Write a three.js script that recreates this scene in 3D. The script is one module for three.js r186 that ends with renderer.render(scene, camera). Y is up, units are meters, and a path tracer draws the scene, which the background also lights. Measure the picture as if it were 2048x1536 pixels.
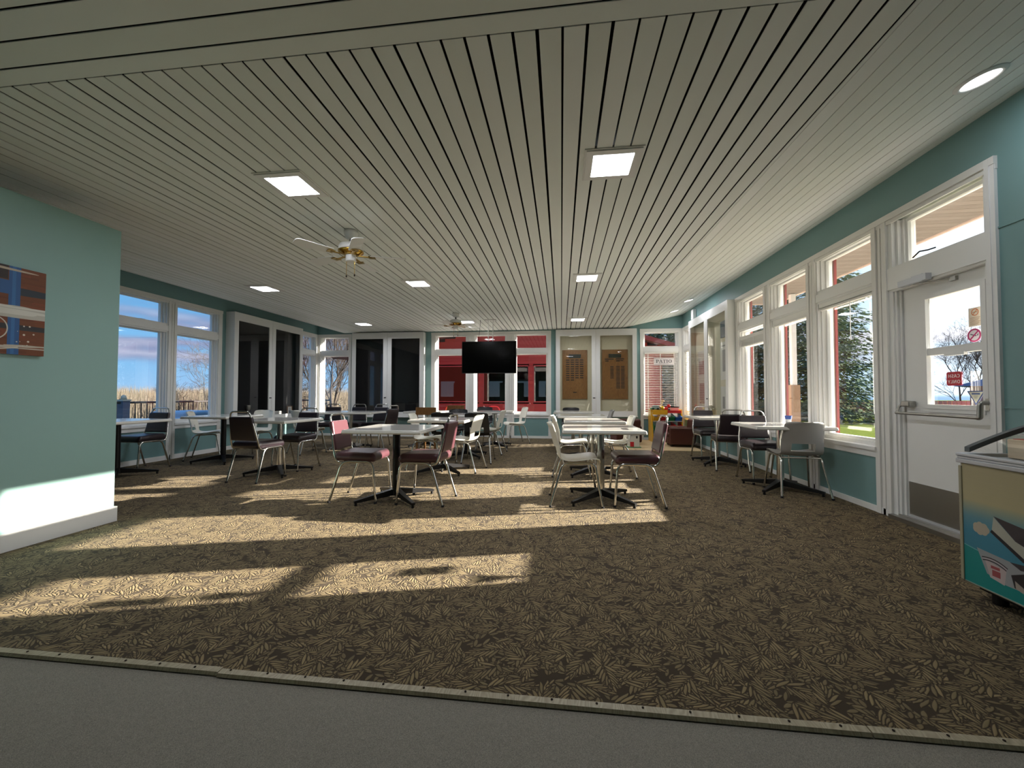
import * as THREE from 'three';
import { mergeGeometries, toCreasedNormals } from 'three/addons/utils/BufferGeometryUtils.js';
import { RoundedBoxGeometry } from 'three/addons/geometries/RoundedBoxGeometry.js';
import { RectAreaLightUniformsLib } from 'three/addons/lights/RectAreaLightUniformsLib.js';
import { createNoise2D, createNoise3D } from 'simplex-noise';

// ---------- camera, sky, sun, exposure ----------
// x to the right, y up; "d" is the distance into the room, d = -z
const EYE = 1.08, YAW = 0.1208, PITCH = 0.0276, ROLL = 0.0011, FOCAL = 810;
const scene = new THREE.Scene();
const camera = new THREE.PerspectiveCamera(2 * Math.atan(768 / FOCAL) * 180 / Math.PI, 2048 / 1536, 0.05, 900);
camera.rotation.order = 'YXZ';
camera.rotation.set(PITCH, YAW, ROLL);
camera.position.set(0, EYE, 0);
scene.add(camera);

function rng(seed) { let s = seed | 0; return () => { s = (s + 0x6d2b79f5) | 0; let t = Math.imul(s ^ (s >>> 15), 1 | s); t = (t + Math.imul(t ^ (t >>> 7), 61 | t)) ^ t; return ((t ^ (t >>> 14)) >>> 0) / 4294967296; }; }

const SUN_EL = 17.0 * Math.PI / 180, SUN_AZ = 15.4 * Math.PI / 180;
const sunDir = new THREE.Vector3(Math.cos(SUN_AZ) * Math.cos(SUN_EL), Math.sin(SUN_EL), -Math.sin(SUN_AZ) * Math.cos(SUN_EL));
const sun = new THREE.DirectionalLight(new THREE.Color().setRGB(1, 0.92, 0.80), 17.5);
sun.position.copy(sunDir).multiplyScalar(60).add(new THREE.Vector3(-1, 0, -5));
sun.target.position.set(-1, 0, -5);
sun.castShadow = true; sun.shadow.mapSize.set(4096, 4096); sun.shadow.radius = 1;
Object.assign(sun.shadow.camera, { left: -16, right: 16, top: 12, bottom: -12, near: 1, far: 140 });
scene.add(sun, sun.target);

function makeSky() {
  const W = 1536, H = 768, data = new Float32Array(W * H * 4), n3 = createNoise3D(rng(11)), sstep = THREE.MathUtils.smoothstep, v = new THREE.Vector3();
  for (let j = 0; j < H; j++) for (let i = 0; i < W; i++) {
    const up = ((j + 0.5) / H - 0.5) * Math.PI, a = ((i + 0.5) / W - 0.5) * 2 * Math.PI;
    v.set(Math.cos(a) * Math.cos(up), Math.sin(up), Math.sin(a) * Math.cos(up));
    const y = Math.max(0, v.y), k = Math.pow(1 - y, 4), cos = v.dot(sunDir), o = (j * W + i) * 4;
    let r = 0.07 + 0.22 * k * k, g = 0.28 + 0.22 * k, b = 0.66 + 0.10 * k;
    // flat layered clouds in a low band
    const q = 1 / (y + 0.16), n = n3(v.x * q * 0.8, y * 34, v.z * q * 0.8) * 0.6 + n3(v.x * q * 2.1 + 7, y * 70, v.z * q * 2.1) * 0.34 + n3(v.x * q * 6, y * 130, v.z * q * 6 + 3) * 0.14;
    const band = sstep(y, 0.05, 0.075) * (1 - 0.9 * sstep(y, 0.125, 0.19)), c = sstep(n + 0.6, 0.1, 0.7) * band * 0.95;
    const lit = sstep(n, -0.25, 0.7);
    r += (0.20 + 0.22 * lit - r) * c; g += (0.22 + 0.23 * lit - g) * c; b += (0.37 + 0.23 * lit - b) * c;
    // brighter air round the sun
    const glow = 0.85 * Math.pow(Math.max(0, cos), 3) + 3.6 * Math.pow(Math.max(0, cos), 12);
    data[o] = r + glow; data[o + 1] = g + glow * 0.98; data[o + 2] = b + glow * 0.9; data[o + 3] = 1;
  }
  const t = new THREE.DataTexture(data, W, H, THREE.RGBAFormat, THREE.FloatType);
  t.mapping = THREE.EquirectangularReflectionMapping; t.magFilter = THREE.LinearFilter; t.needsUpdate = true;
  return t;
}
scene.background = makeSky();
scene.backgroundIntensity = 0.64;

const renderer = new THREE.WebGLRenderer({ antialias: true });
renderer.toneMapping = THREE.LinearToneMapping;
renderer.toneMappingExposure = 2.05;
renderer.shadowMap.enabled = true;
renderer.shadowMap.type = THREE.PCFSoftShadowMap;
RectAreaLightUniformsLib.init();

// ---------- room numbers (metres) ----------
const XR = 2.926, XL = -6.527, XP = -3.80, DB = 10.19, D0 = -2.2, HC = 2.732, HR = 3.037, HL = 2.945, XSR = 1.50, XSL = -5.76, DH = 1.786, PITCHB = 0.1127;
const WT = 0.16, GLASS_N = 0.10;
const LAMP_X = [0.36, -2.09, -4.55], LAMP_D = [2.91, 5.72, 8.87], LAMP_OPEN = 0.275;
const LAMP_POWER = 44;

// ---------- helpers ----------
const taken = new Map();
function numbered(name) { const n = taken.get(name) ?? 0; taken.set(name, n + 1); return n ? `${name}_${String(n).padStart(3, '0')}` : name; }
function tag(o, label, category, group, kind) { o.userData.label = label; if (category) o.userData.category = category; if (group) o.userData.group = group; if (kind) o.userData.kind = kind; return o; }
function join(list) {
  list = list.flat(Infinity).filter(Boolean).map((g) => { const a = g.index ? g.toNonIndexed() : g; for (const k of Object.keys(a.attributes)) if (!['position', 'normal', 'uv'].includes(k)) a.deleteAttribute(k); if (!a.attributes.uv) a.setAttribute('uv', new THREE.BufferAttribute(new Float32Array(a.attributes.position.count * 2), 2)); return a; });
  return list.length === 1 ? list[0] : mergeGeometries(list);
}
function shade(m) { m.castShadow = true; m.receiveShadow = true; return m; }
function part(parent, name, geos, mat, label) { const m = shade(new THREE.Mesh(Array.isArray(geos) ? join(geos) : geos, mat)); m.name = name; if (label) m.userData.label = label; parent.add(m); return m; }
function group(name, label, category, [x, y, d] = [0, 0, 0], turn = 0, grp, kind) { const o = new THREE.Group(); o.name = numbered(name); o.position.set(x, y, -d); o.rotation.y = turn; scene.add(o); return tag(o, label, category, grp, kind); }
function thing(name, geos, mat, label, category, grp, kind) { const m = part(scene, numbered(name), geos, mat); return tag(m, label, category, grp, kind); }
// box in room axes: x, y, and distance d
function box(x0, x1, y0, y1, d0, d1) { const g = new THREE.BoxGeometry(Math.abs(x1 - x0), Math.abs(y1 - y0), Math.abs(d1 - d0)); g.translate((x0 + x1) / 2, (y0 + y1) / 2, -(d0 + d1) / 2); return g; }
function rbox(x0, x1, y0, y1, d0, d1, r = 0.008, seg = 2) { const g = new RoundedBoxGeometry(Math.abs(x1 - x0), Math.abs(y1 - y0), Math.abs(d1 - d0), seg, r); g.translate((x0 + x1) / 2, (y0 + y1) / 2, -(d0 + d1) / 2); return g; }
// a box on a wall: u along the wall, n outward (negative: into the room)
const wallBox = {
  right: (u0, u1, y0, y1, n0, n1) => box(XR + n0, XR + n1, y0, y1, u0, u1),
  left: (u0, u1, y0, y1, n0, n1) => box(XL - n1, XL - n0, y0, y1, u0, u1),
  back: (u0, u1, y0, y1, n0, n1) => box(u0, u1, y0, y1, DB + n0, DB + n1),
};
const wallPoint = { right: (u, y, n) => [XR + n, y, u], left: (u, y, n) => [XL - n, y, u], back: (u, y, n) => [u, y, DB + n] };
const v3 = (x, y, d) => new THREE.Vector3(x, y, -d);
function tube(points, r, seg = 24, sides = 8, closed = false, tension = 0.5) { return new THREE.TubeGeometry(new THREE.CatmullRomCurve3(points, closed, 'catmullrom', tension), seg, r, sides, closed); }
// straight runs with rounded corners
function bent(points, r, bend = 0.05, sides = 8, closed = false) {
  const path = new THREE.CurvePath(), n = points.length, last = closed ? n : n - 1; let at = null, first = null;
  const corner = (i) => { const p = points[i], a = points[(i + n - 1) % n], b = points[(i + 1) % n], f = p.clone().sub(a), t = b.clone().sub(p), c = Math.min(bend, f.length() * 0.48, t.length() * 0.48); return [p.clone().addScaledVector(f.normalize(), -c), p, p.clone().addScaledVector(t.normalize(), c)]; };
  if (!closed) at = points[0].clone();
  for (let i = closed ? 0 : 1; i < n; i++) {
    if (!closed && i === n - 1) { path.add(new THREE.LineCurve3(at, points[i].clone())); break; }
    const [s, p, e] = corner(i); if (at) path.add(new THREE.LineCurve3(at, s)); else first = s;
    path.add(new THREE.QuadraticBezierCurve3(s, p.clone(), e)); at = e;
  }
  if (closed) path.add(new THREE.LineCurve3(at, first));
  const pts = []; for (const c of path.curves) { const k = c.isLineCurve3 ? 1 : 5; for (let j = 0; j < k; j++) pts.push(c.getPoint(j / k)); } if (!closed) pts.push(points[n - 1].clone());
  const poly = new THREE.CurvePath(); for (let i = 0; i + 1 < pts.length; i++) poly.add(new THREE.LineCurve3(pts[i], pts[i + 1])); if (closed) poly.add(new THREE.LineCurve3(pts[pts.length - 1], pts[0]));
  return polyTube(pts, r, sides, closed);
}
function polyTube(pts, r, sides = 8, closed = false) {
  const pos = [], nor = [], idx = [], n = pts.length, T = new THREE.Vector3(), U = new THREE.Vector3(), V = new THREE.Vector3();
  let prev = null; const rr = (i) => (typeof r === 'function' ? r(i / (n - 1)) : r);
  for (let i = 0; i < n; i++) {
    const a = pts[closed ? (i + n - 1) % n : Math.max(0, i - 1)], b = pts[closed ? (i + 1) % n : Math.min(n - 1, i + 1)];
    T.copy(b).sub(a).normalize();
    if (!prev) { U.set(0, 1, 0); if (Math.abs(T.y) > 0.9) U.set(1, 0, 0); } else U.copy(prev);
    U.addScaledVector(T, -U.dot(T)).normalize(); prev = U.clone(); V.crossVectors(T, U);
    for (let k = 0; k < sides; k++) { const c = Math.cos(k / sides * Math.PI * 2), s = Math.sin(k / sides * Math.PI * 2), x = U.x * c + V.x * s, y = U.y * c + V.y * s, z = U.z * c + V.z * s; pos.push(pts[i].x + x * rr(i), pts[i].y + y * rr(i), pts[i].z + z * rr(i)); nor.push(x, y, z); }
  }
  const rows = closed ? n : n - 1;
  for (let i = 0; i < rows; i++) for (let k = 0; k < sides; k++) { const a = i * sides + k, b = i * sides + (k + 1) % sides, c = ((i + 1) % n) * sides + k, d = ((i + 1) % n) * sides + (k + 1) % sides; idx.push(a, b, c, b, d, c); }
  if (!closed) for (const [i, flip] of [[0, 0], [n - 1, 1]]) for (let k = 1; k + 1 < sides; k++) idx.push(...(flip ? [i * sides, i * sides + k, i * sides + k + 1] : [i * sides, i * sides + k + 1, i * sides + k]));
  const g = new THREE.BufferGeometry(); g.setAttribute('position', new THREE.Float32BufferAttribute(pos, 3)); g.setAttribute('normal', new THREE.Float32BufferAttribute(nor, 3)); g.setIndex(idx); return g;
}
function cyl(r0, r1, h, x, y, d, sides = 20) { const g = new THREE.CylinderGeometry(r1, r0, h, sides); g.translate(x, y + h / 2, -d); return g; }
function lathe(profile, x, y, d, sides = 24) { const g = new THREE.LatheGeometry(profile.map(([r, h]) => new THREE.Vector2(r, h)), sides); g.translate(x, y, -d); return g; }
// solid with eight corners: four below, four above (each [x, y, d])
function hexa(b, t) {
  const P = [...b, ...t].map(([x, y, d]) => [x, y, -d]), F = [[0, 3, 2, 1], [4, 5, 6, 7], [0, 1, 5, 4], [1, 2, 6, 5], [2, 3, 7, 6], [3, 0, 4, 7]], pos = [];
  const cx = [0, 1, 2].map((k) => P.reduce((s, p) => s + p[k], 0) / 8);
  for (const f of F) { const [a, q, c, e] = f.map((i) => new THREE.Vector3(...P[i])), nn = q.clone().sub(a).cross(c.clone().sub(a)), out = a.clone().add(c).multiplyScalar(0.5).sub(new THREE.Vector3(...cx)); const o = nn.dot(out) >= 0 ? [a, q, c, a, c, e] : [a, c, q, a, e, c]; for (const p of o) pos.push(p.x, p.y, p.z); }
  const g = new THREE.BufferGeometry(); g.setAttribute('position', new THREE.Float32BufferAttribute(pos, 3)); g.computeVertexNormals(); return g;
}
// uv in metres, by the way each face points
function metricUV(g, s = 1) {
  g = g.index ? g.toNonIndexed() : g; const p = g.attributes.position, n = g.attributes.normal, uv = new Float32Array(p.count * 2);
  for (let i = 0; i < p.count; i++) { const ax = Math.abs(n.getX(i)), ay = Math.abs(n.getY(i)), az = Math.abs(n.getZ(i)); const [a, b] = ay >= ax && ay >= az ? [p.getX(i), p.getZ(i)] : ax >= az ? [p.getZ(i), p.getY(i)] : [p.getX(i), p.getY(i)]; uv[i * 2] = a * s; uv[i * 2 + 1] = b * s; }
  g.setAttribute('uv', new THREE.BufferAttribute(uv, 2)); return g;
}
function canvasTex(w, h, draw, srgb = true) { const c = document.createElement('canvas'); c.width = w; c.height = h; draw(c.getContext('2d'), w, h); const t = new THREE.CanvasTexture(c); if (srgb) t.colorSpace = THREE.SRGBColorSpace; t.magFilter = THREE.LinearFilter; return t; }
function noiseTex(size, seed, f) { const n2 = createNoise2D(rng(seed)), R = rng(seed + 1), data = new Uint8Array(size * size * 4); const at = (x, y, k) => { const a = x / size * Math.PI * 2, b = y / size * Math.PI * 2; return n2(Math.cos(a) * k + Math.cos(b) * k * 1.7 + 5, Math.sin(a) * k + Math.sin(b) * k * 1.7); }; for (let y = 0; y < size; y++) for (let x = 0; x < size; x++) { const c = f(x, y, at, R()); for (let k = 0; k < 3; k++) data[(y * size + x) * 4 + k] = Math.max(0, Math.min(255, c[k])); data[(y * size + x) * 4 + 3] = 255; } const t = new THREE.DataTexture(data, size, size); t.wrapS = t.wrapT = THREE.RepeatWrapping; t.magFilter = THREE.LinearFilter; t.needsUpdate = true; return t; }
const std = (color, roughness = 0.6, extra = {}) => new THREE.MeshStandardMaterial({ color, roughness, ...extra });
const matte = (color, extra = {}) => new THREE.MeshPhysicalMaterial({ color, roughness: 1, specularIntensity: 0, ...extra });
const phys = (color, roughness = 0.6, extra = {}) => new THREE.MeshPhysicalMaterial({ color, roughness, ...extra });

// ---------- materials ----------
const carpetTile = 2.4;
function drawCarpet(ctx, S, bg, leaf, vein) {
  const R = rng(5), n2 = createNoise2D(rng(6));
  ctx.fillStyle = bg; ctx.fillRect(0, 0, S, S);
  const m = S / carpetTile, flow = (x, y) => { const a = x / S * Math.PI * 2, b = y / S * Math.PI * 2; return n2(Math.cos(a) * 1.5 + Math.cos(b) * 2.2, Math.sin(a) * 1.5 + Math.sin(b) * 2.2 + 9) * 4.2; };
  const one = (x, y, a, L, w, c) => { for (const ox of [-S, 0, S]) for (const oy of [-S, 0, S]) { const px = x + ox, py = y + oy; if (px < -L * 1.2 || py < -L * 1.2 || px > S + L * 1.2 || py > S + L * 1.2) continue; ctx.save(); ctx.translate(px, py); ctx.rotate(a); ctx.beginPath(); ctx.moveTo(0, 0); ctx.bezierCurveTo(L * 0.25, -w, L * 0.75, -w * 1.1 + c, L, c * 0.8); ctx.bezierCurveTo(L * 0.8, w * 0.8 + c, L * 0.3, w, 0, 0); ctx.fill(); ctx.stroke();  ctx.restore(); } };
  ctx.strokeStyle = bg; ctx.lineWidth = m * 0.0036;
  const step = 0.046 * m, n = Math.round(S / step);
  // small leaves fill the ground, then sprays of long bent leaves lie over them
  for (let pass = 0; pass < 2; pass++) for (let j = 0; j < n; j++) for (let i = 0; i < n; i++) { const x = (i + R() + pass * 0.5) * S / n, y = (j + R() + pass * 0.5) * S / n, a0 = flow(x, y); for (let q = 0; q < 2; q++) { ctx.fillStyle = leaf(R() * 0.5); one(x, y, a0 + (q ? 0.6 : -0.6) + (R() - 0.5), (0.04 + R() * 0.025) * m, (0.010 + R() * 0.004) * m, (R() - 0.5) * 0.02 * m); } }
  const ns = Math.round(S / (0.135 * m));
  for (let pass = 0; pass < 2; pass++) for (let j = 0; j < ns; j++) for (let i = 0; i < ns; i++) {
    let x = (i + 0.5 + (R() - 0.5) * 0.9 + pass * 0.5) * S / ns, y = (j + 0.5 + (R() - 0.5) * 0.9 + pass * 0.5) * S / ns, a = flow(x, y) * 1.6 + R() * 1.2; const bend = (R() - 0.5) * 0.5;
    for (let q = 0; q < 6; q++) { const t = q / 6; for (const sd of [-1, 1]) { ctx.fillStyle = leaf(0.35 + R() * 0.65); one(x, y, a + sd * (0.95 - 0.6 * t), (0.078 - 0.036 * t) * m * (0.85 + R() * 0.3), (0.0115 - 0.003 * t) * m, -sd * (0.014 + R() * 0.012) * m); } x += Math.cos(a) * 0.019 * m; y += Math.sin(a) * 0.019 * m; a += bend * 0.4; }
    ctx.fillStyle = leaf(0.8); one(x, y, a, 0.04 * m, 0.008 * m, 0);
  }
}
const carpetMap = canvasTex(2048, 2048, (c, w) => drawCarpet(c, w, '#3b2f1e', (r) => { const k = 0.80 + r * 0.26; return `rgb(${132 * k | 0},${115 * k | 0},${82 * k | 0})`; }, null));
const carpetBump = canvasTex(1024, 1024, (c, w) => drawCarpet(c, w, '#404040', () => '#c0c0c0', '#707070'), false);
for (const t of [carpetMap, carpetBump]) { t.wrapS = t.wrapT = THREE.RepeatWrapping; t.repeat.set(1 / carpetTile, 1 / carpetTile); }
const greyMap = noiseTex(512, 31, (x, y, at, r) => { const g = 136 + at(x, y, 2) * 2 + (r - 0.5) * 56; return [g, g * 0.96, g * 0.88]; }); greyMap.colorSpace = THREE.SRGBColorSpace; greyMap.repeat.set(1 / 0.6, 1 / 0.6);
const paintBump = noiseTex(256, 41, (x, y, at, r) => { const g = 128 + at(x, y, 9) * 40 + (r - 0.5) * 60; return [g, g, g]; }); paintBump.repeat.set(4, 4);
const woodMap = (a, b, seed) => { const t = noiseTex(512, seed, (x, y, at, r) => { const n = Math.sin((x / 512 * 22 + at(x, y / 8, 1.2) * 2.2) * Math.PI * 2) * 0.5 + 0.5, k = n * 0.55 + (at(x, y / 16, 6) + 1) * 0.2 + r * 0.06; return a.map((c, i) => c + (b[i] - c) * k); }); t.colorSpace = THREE.SRGBColorSpace; return t; };
const M = {
  carpet: std(0xffffff, 0.97, { map: carpetMap, bumpMap: carpetBump, bumpScale: 0.004 }),
  grey: std(0xffffff, 0.98, { map: greyMap }),
  teal: std(0x769998, 0.5, { bumpMap: paintBump, bumpScale: 0.0006 }),
  tealPale: std(0x88aba5, 0.45, { bumpMap: paintBump, bumpScale: 0.0006 }),
  caseGlass: phys(0xffffff, 0.0, { transmission: 1, thickness: 0, ior: 1.5, specularIntensity: 0.55 }),
  white: std(0xe9e9e6, 0.42),
  trimOld: std(0xe5e4df, 0.5),
  board: [0xeff3ee, 0xecf0ea, 0xf1f4f0].map((c) => std(c, 0.62)),
  dark: std(0x0b0a09, 0.95),
  black: std(0x0a0a0b, 0.4),
  blackSteel: std(0x101012, 0.38, { metalness: 0.3 }),
  chrome: std(0xd4d3cf, 0.16, { metalness: 1 }),
  steel: std(0xa8a7a2, 0.34, { metalness: 1 }),
  alu: std(0xc3c6ca, 0.42, { metalness: 0.6 }),
  brass: std(0xc9a24a, 0.22, { metalness: 1 }),
  glass: phys(0xffffff, 0.0, { transmission: 1, thickness: 0, ior: 1.5 }),
  darkGlass: phys(0x8a8f92, 0.0, { transmission: 1, thickness: 0, ior: 1.5 }),
  top: phys(0xd8d6cf, 0.2, { clearcoat: 0.6, clearcoatRoughness: 0.08 }),
  topEdge: std(0xd6d4cb, 0.4),
  shellWhite: std(0xe4e1d3, 0.38),
  shellGrey: std(0xa4a29c, 0.42),  // also used on a white chair, its shade put into this grey
  shellBlack: std(0x141316, 0.45),
  vinyl: phys(0x4b2b31, 0.34, { clearcoat: 0.25, clearcoatRoughness: 0.3 }),
  vinylDark: phys(0x251a20, 0.36, { clearcoat: 0.25, clearcoatRoughness: 0.3 }),  // burgundy vinyl darkened, shade on the far chairs put into the colour
  rubber: std(0x17161a, 0.8),
  wood: std(0xffffff, 0.45, { map: woodMap([96, 62, 26], [143, 101, 50], 51) }),
  woodPlaque: std(0xffffff, 0.4, { map: woodMap([116, 78, 34], [146, 106, 54], 55) }),
  strip: std(0xffffff, 0.5, { map: woodMap([150, 138, 112], [186, 175, 148], 58) }),
  leather: std(0x4a2217, 0.42),
  linen: std(0xc9c3a6, 0.9),
  red: std(0x963830, 0.7),
  redTrim: std(0x8e3836, 0.6),
  bark: matte(0x4a4540),
  barkDark: matte(0x3a3430),
};

// ---------- floor ----------
thing('floor', metricUV(box(XL - WT, XR + WT, -0.12, 0, 1.455, DB + WT)), M.carpet, 'dark brown carpet with a dense tan leaf pattern across the dining room', 'floor', null, 'structure');
thing('floor', metricUV(box(XL - WT, XR + WT, -0.12, -0.004, D0 - WT, 1.455)), M.grey, 'plain grey flecked carpet in the foreground before the wooden strip', 'floor', null, 'structure');
{
  const t = group('trim_1', 'worn pale wooden strip where the leaf carpet meets the grey carpet', 'threshold', [0, 0, 0], 0, null, 'structure');
  for (const [a, b, j] of [[-3.8, -1.32, 0.0], [-1.315, 0.975, -0.003], [0.98, XR, 0.002]]) part(t, 'strip', metricUV(hexa([[a, 0, 1.436 + j], [b, 0, 1.440 + j], [b, 0, 1.478 + j], [a, 0, 1.474 + j]], [[a, 0.010, 1.443 + j], [b, 0.010, 1.447 + j], [b, 0.012, 1.472 + j], [a, 0.012, 1.468 + j]]), 2), M.strip);
  const nails = []; for (let x = -3.6; x < 2.8; x += 0.155) nails.push(cyl(0.004, 0.004, 0.0025, x, 0.0115, 1.459, 8)); part(t, 'nail_heads', nails, M.barkDark).userData.kind = 'stuff';
}

// ---------- ceiling: separate painted boards with dark gaps ----------
{
  const c = group('ceiling', 'ceiling of off white boards with narrow dark gaps between them', 'ceiling', [0, 0, 0], 0, null, 'structure');
  const T = 0.005, gap = 0.0138, sr = (HR - HC) / (XR - XSR), sl = (HL - HC) / (XSL - XL);
  const holes = []; for (const x of LAMP_X) for (const d of LAMP_D) if (!(x < -4 && d < 4)) holes.push([x, d]);
  const R = rng(3), h = LAMP_OPEN / 2 + 0.005;
  const geoOf = new Map(), boardBox = (w, len) => { const k = w.toFixed(4) + len.toFixed(3); if (!geoOf.has(k)) geoOf.set(k, new THREE.BoxGeometry(w, T, len)); return geoOf.get(k); };
  const put = (x0, x1, d0, d1, y = HC, tilt = 0) => { const w = x1 - x0; if (w < 0.004 || d1 - d0 < 0.01) return; const m = part(c, 'board', boardBox(tilt ? w / Math.cos(tilt) : w, d1 - d0), M.board[Math.floor(R() * 3)]); m.position.set((x0 + x1) / 2, y + T / 2 + (R() - 0.5) * 0.0015, -(d0 + d1) / 2); m.rotation.z = tilt; };
  // flat middle
  for (let k = 0; ; k++) {
    const g = 0.016 + 0.1127 * (k - 54), a = Math.max(XSL, g), b = Math.min(XSR, g + PITCHB - gap); if (g > XSR) break; if (b <= XSL) continue;
    const gx = gap * (0.75 + R() * 0.5), bb = Math.min(XSR, b + gap - gx);
    const cut = holes.filter(([x]) => bb > x - h && a < x + h).sort((p, q) => p[1] - q[1]); let d = DH + 0.004;
    for (const [x, dd] of cut) { put(a, bb, d, dd - h); // slivers left and right of the opening
      if (a < x - h) put(a, x - h, dd - h, dd + h); if (bb > x + h) put(x + h, bb, dd - h, dd + h); d = dd + h; }
    put(a, bb, d, DB);
  }
  // outer parts rise towards the windows
  for (let x = XSR + 0.004; x < XR; x += PITCHB * 0.99) { const b = Math.min(XR, x + PITCHB * 0.99 - 0.007); put(x, b, D0, DB, HC + sr * ((x + b) / 2 - XSR), Math.atan(sr)); }
  for (let x = XSL - 0.004; x > XL; x -= PITCHB * 0.99) { const b = Math.max(XL, x - PITCHB * 0.99 + 0.007); put(b, x, D0, DB, HC + sl * (XSL - (x + b) / 2), -Math.atan(sl)); }
  // boards across, near the camera
  const across = []; let d1 = DH - 0.002; for (let k = 0; k < 32 && d1 > D0; k++) { const w = k ? 0.1345 : 0.102; const m = part(c, 'board', new THREE.BoxGeometry(XSR - XSL, T, w - 0.011), M.board[k % 3]); m.position.set((XSR + XSL) / 2, HC + T / 2 - 0.002, -(d1 - w / 2 + 0.003)); d1 -= w; }
  // dark void above the boards, and the roof
  const up = 0.075, P = [[XL - WT, HL + 0.02], [XL, HL + 0.02], [XSL, HC + 0.02], [XSR, HC + 0.02], [XR, HR + 0.02], [XR + WT, HR + 0.02]].map(([x, y]) => [x, y + up]);
  const backing = []; for (let i = 0; i + 1 < P.length; i++) { const [x0, y0] = P[i], [x1, y1] = P[i + 1]; backing.push(hexa([[x0, y0, D0 - WT], [x1, y1, D0 - WT], [x1, y1, DB + WT], [x0, y0, DB + WT]], [[x0, y0 + 0.2, D0 - WT], [x1, y1 + 0.2, D0 - WT], [x1, y1 + 0.2, DB + WT], [x0, y0 + 0.2, DB + WT]])); }
  part(c, 'backing', backing, M.dark);
}

// ---------- walls ----------
const YS = 0.58, YG0 = 0.665, YG1 = 2.11, YT0 = 2.285, YT1 = 2.605, YC = 2.70;   // sill, lower glass, transom glass, casing top
const openings = {
  right: [[4.17, 5.03], [5.20, 6.06], [6.235, 7.09], [9.38, 10.09]],
  left: [[5.14, 6.0], [6.15, 7.0], [9.37, 10.09]],
  back: [[-6.43, -5.62], [-3.25, -2.40], [-2.22, -1.37], [-1.18, -0.32], [1.99, 2.83]],
};
function wallGeos(side, from, to, cuts, top) {
  const W = wallBox[side], out = [], list = [...cuts].sort((a, b) => a[0] - b[0]); let u = from;
  for (const [a, b, lo = YS] of list) { if (a > u) out.push(W(u, a, 0, YC, 0, WT)); if (lo > 0) out.push(W(a, b, 0, lo, 0, WT)); u = b; }
  out.push(W(u, to, 0, YC, 0, WT)); out.push(W(from, to, YC, top, 0, WT)); return out;
}
thing('wall_right', wallGeos('right', D0, DB + WT, [...openings.right, [3.13, 4.0, 0]], HR + 0.3).map((g) => metricUV(g)), M.teal, 'teal painted wall along the right with the door and tall windows', 'wall', null, 'structure');
thing('wall_left', wallGeos('left', D0, DB + WT, openings.left, HL + 0.3).map((g) => metricUV(g)), M.teal, 'teal painted wall along the far left with tall windows', 'wall', null, 'structure');
thing('wall_back', wallGeos('back', XL, XR, openings.back, HR + 0.3).map((g) => metricUV(g)), M.teal, 'teal painted end wall behind the hanging television', 'wall', null, 'structure');
thing('wall_front', metricUV(box(XL, XR, 0, HR + 0.3, D0 - WT, D0)), M.teal, 'teal painted wall behind the viewer', 'wall', null, 'structure');
thing('wall_partition', metricUV(box(XP - 0.14, XP, 0, 2.50, D0, 3.055)), M.tealPale, 'pale teal partition wall at the left with a painting on it', 'wall', null, 'structure');
thing('baseboard_partition', [box(XP, XP + 0.016, 0, 0.125, D0, 3.071), box(XP - 0.156, XP - 0.14, 0, 0.125, D0, 3.071), box(XP - 0.14, XP, 0, 0.125, 3.055, 3.071)], M.white, 'broad white baseboard along the foot of the partition wall', 'baseboard', null, 'structure');
thing('baseboard_right', [wallBox.right(D0, 3.066, 0, 0.06, -0.014, 0), wallBox.right(4.004, DB, 0, 0.055, -0.014, 0)], M.white, 'low white baseboard under the right hand windows', 'baseboard', null, 'structure');
thing('baseboard_left', wallBox.left(D0, DB, 0, 0.075, -0.014, 0), M.white, 'low white baseboard under the far left windows', 'baseboard', null, 'structure');
thing('baseboard_back', wallBox.back(XL, XR, 0, 0.06, -0.014, 0), M.white, 'low white baseboard along the end wall', 'baseboard', null, 'structure');
thing('trim_2', [wallBox.right(D0, 3.07, 2.205, 2.217, -0.006, 0.0), wallBox.right(D0, 3.07, 0.995, 1.007, -0.006, 0)], M.teal, 'thin raised joints across the teal wall panels beside the door', 'trim', null, 'structure');

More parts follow.
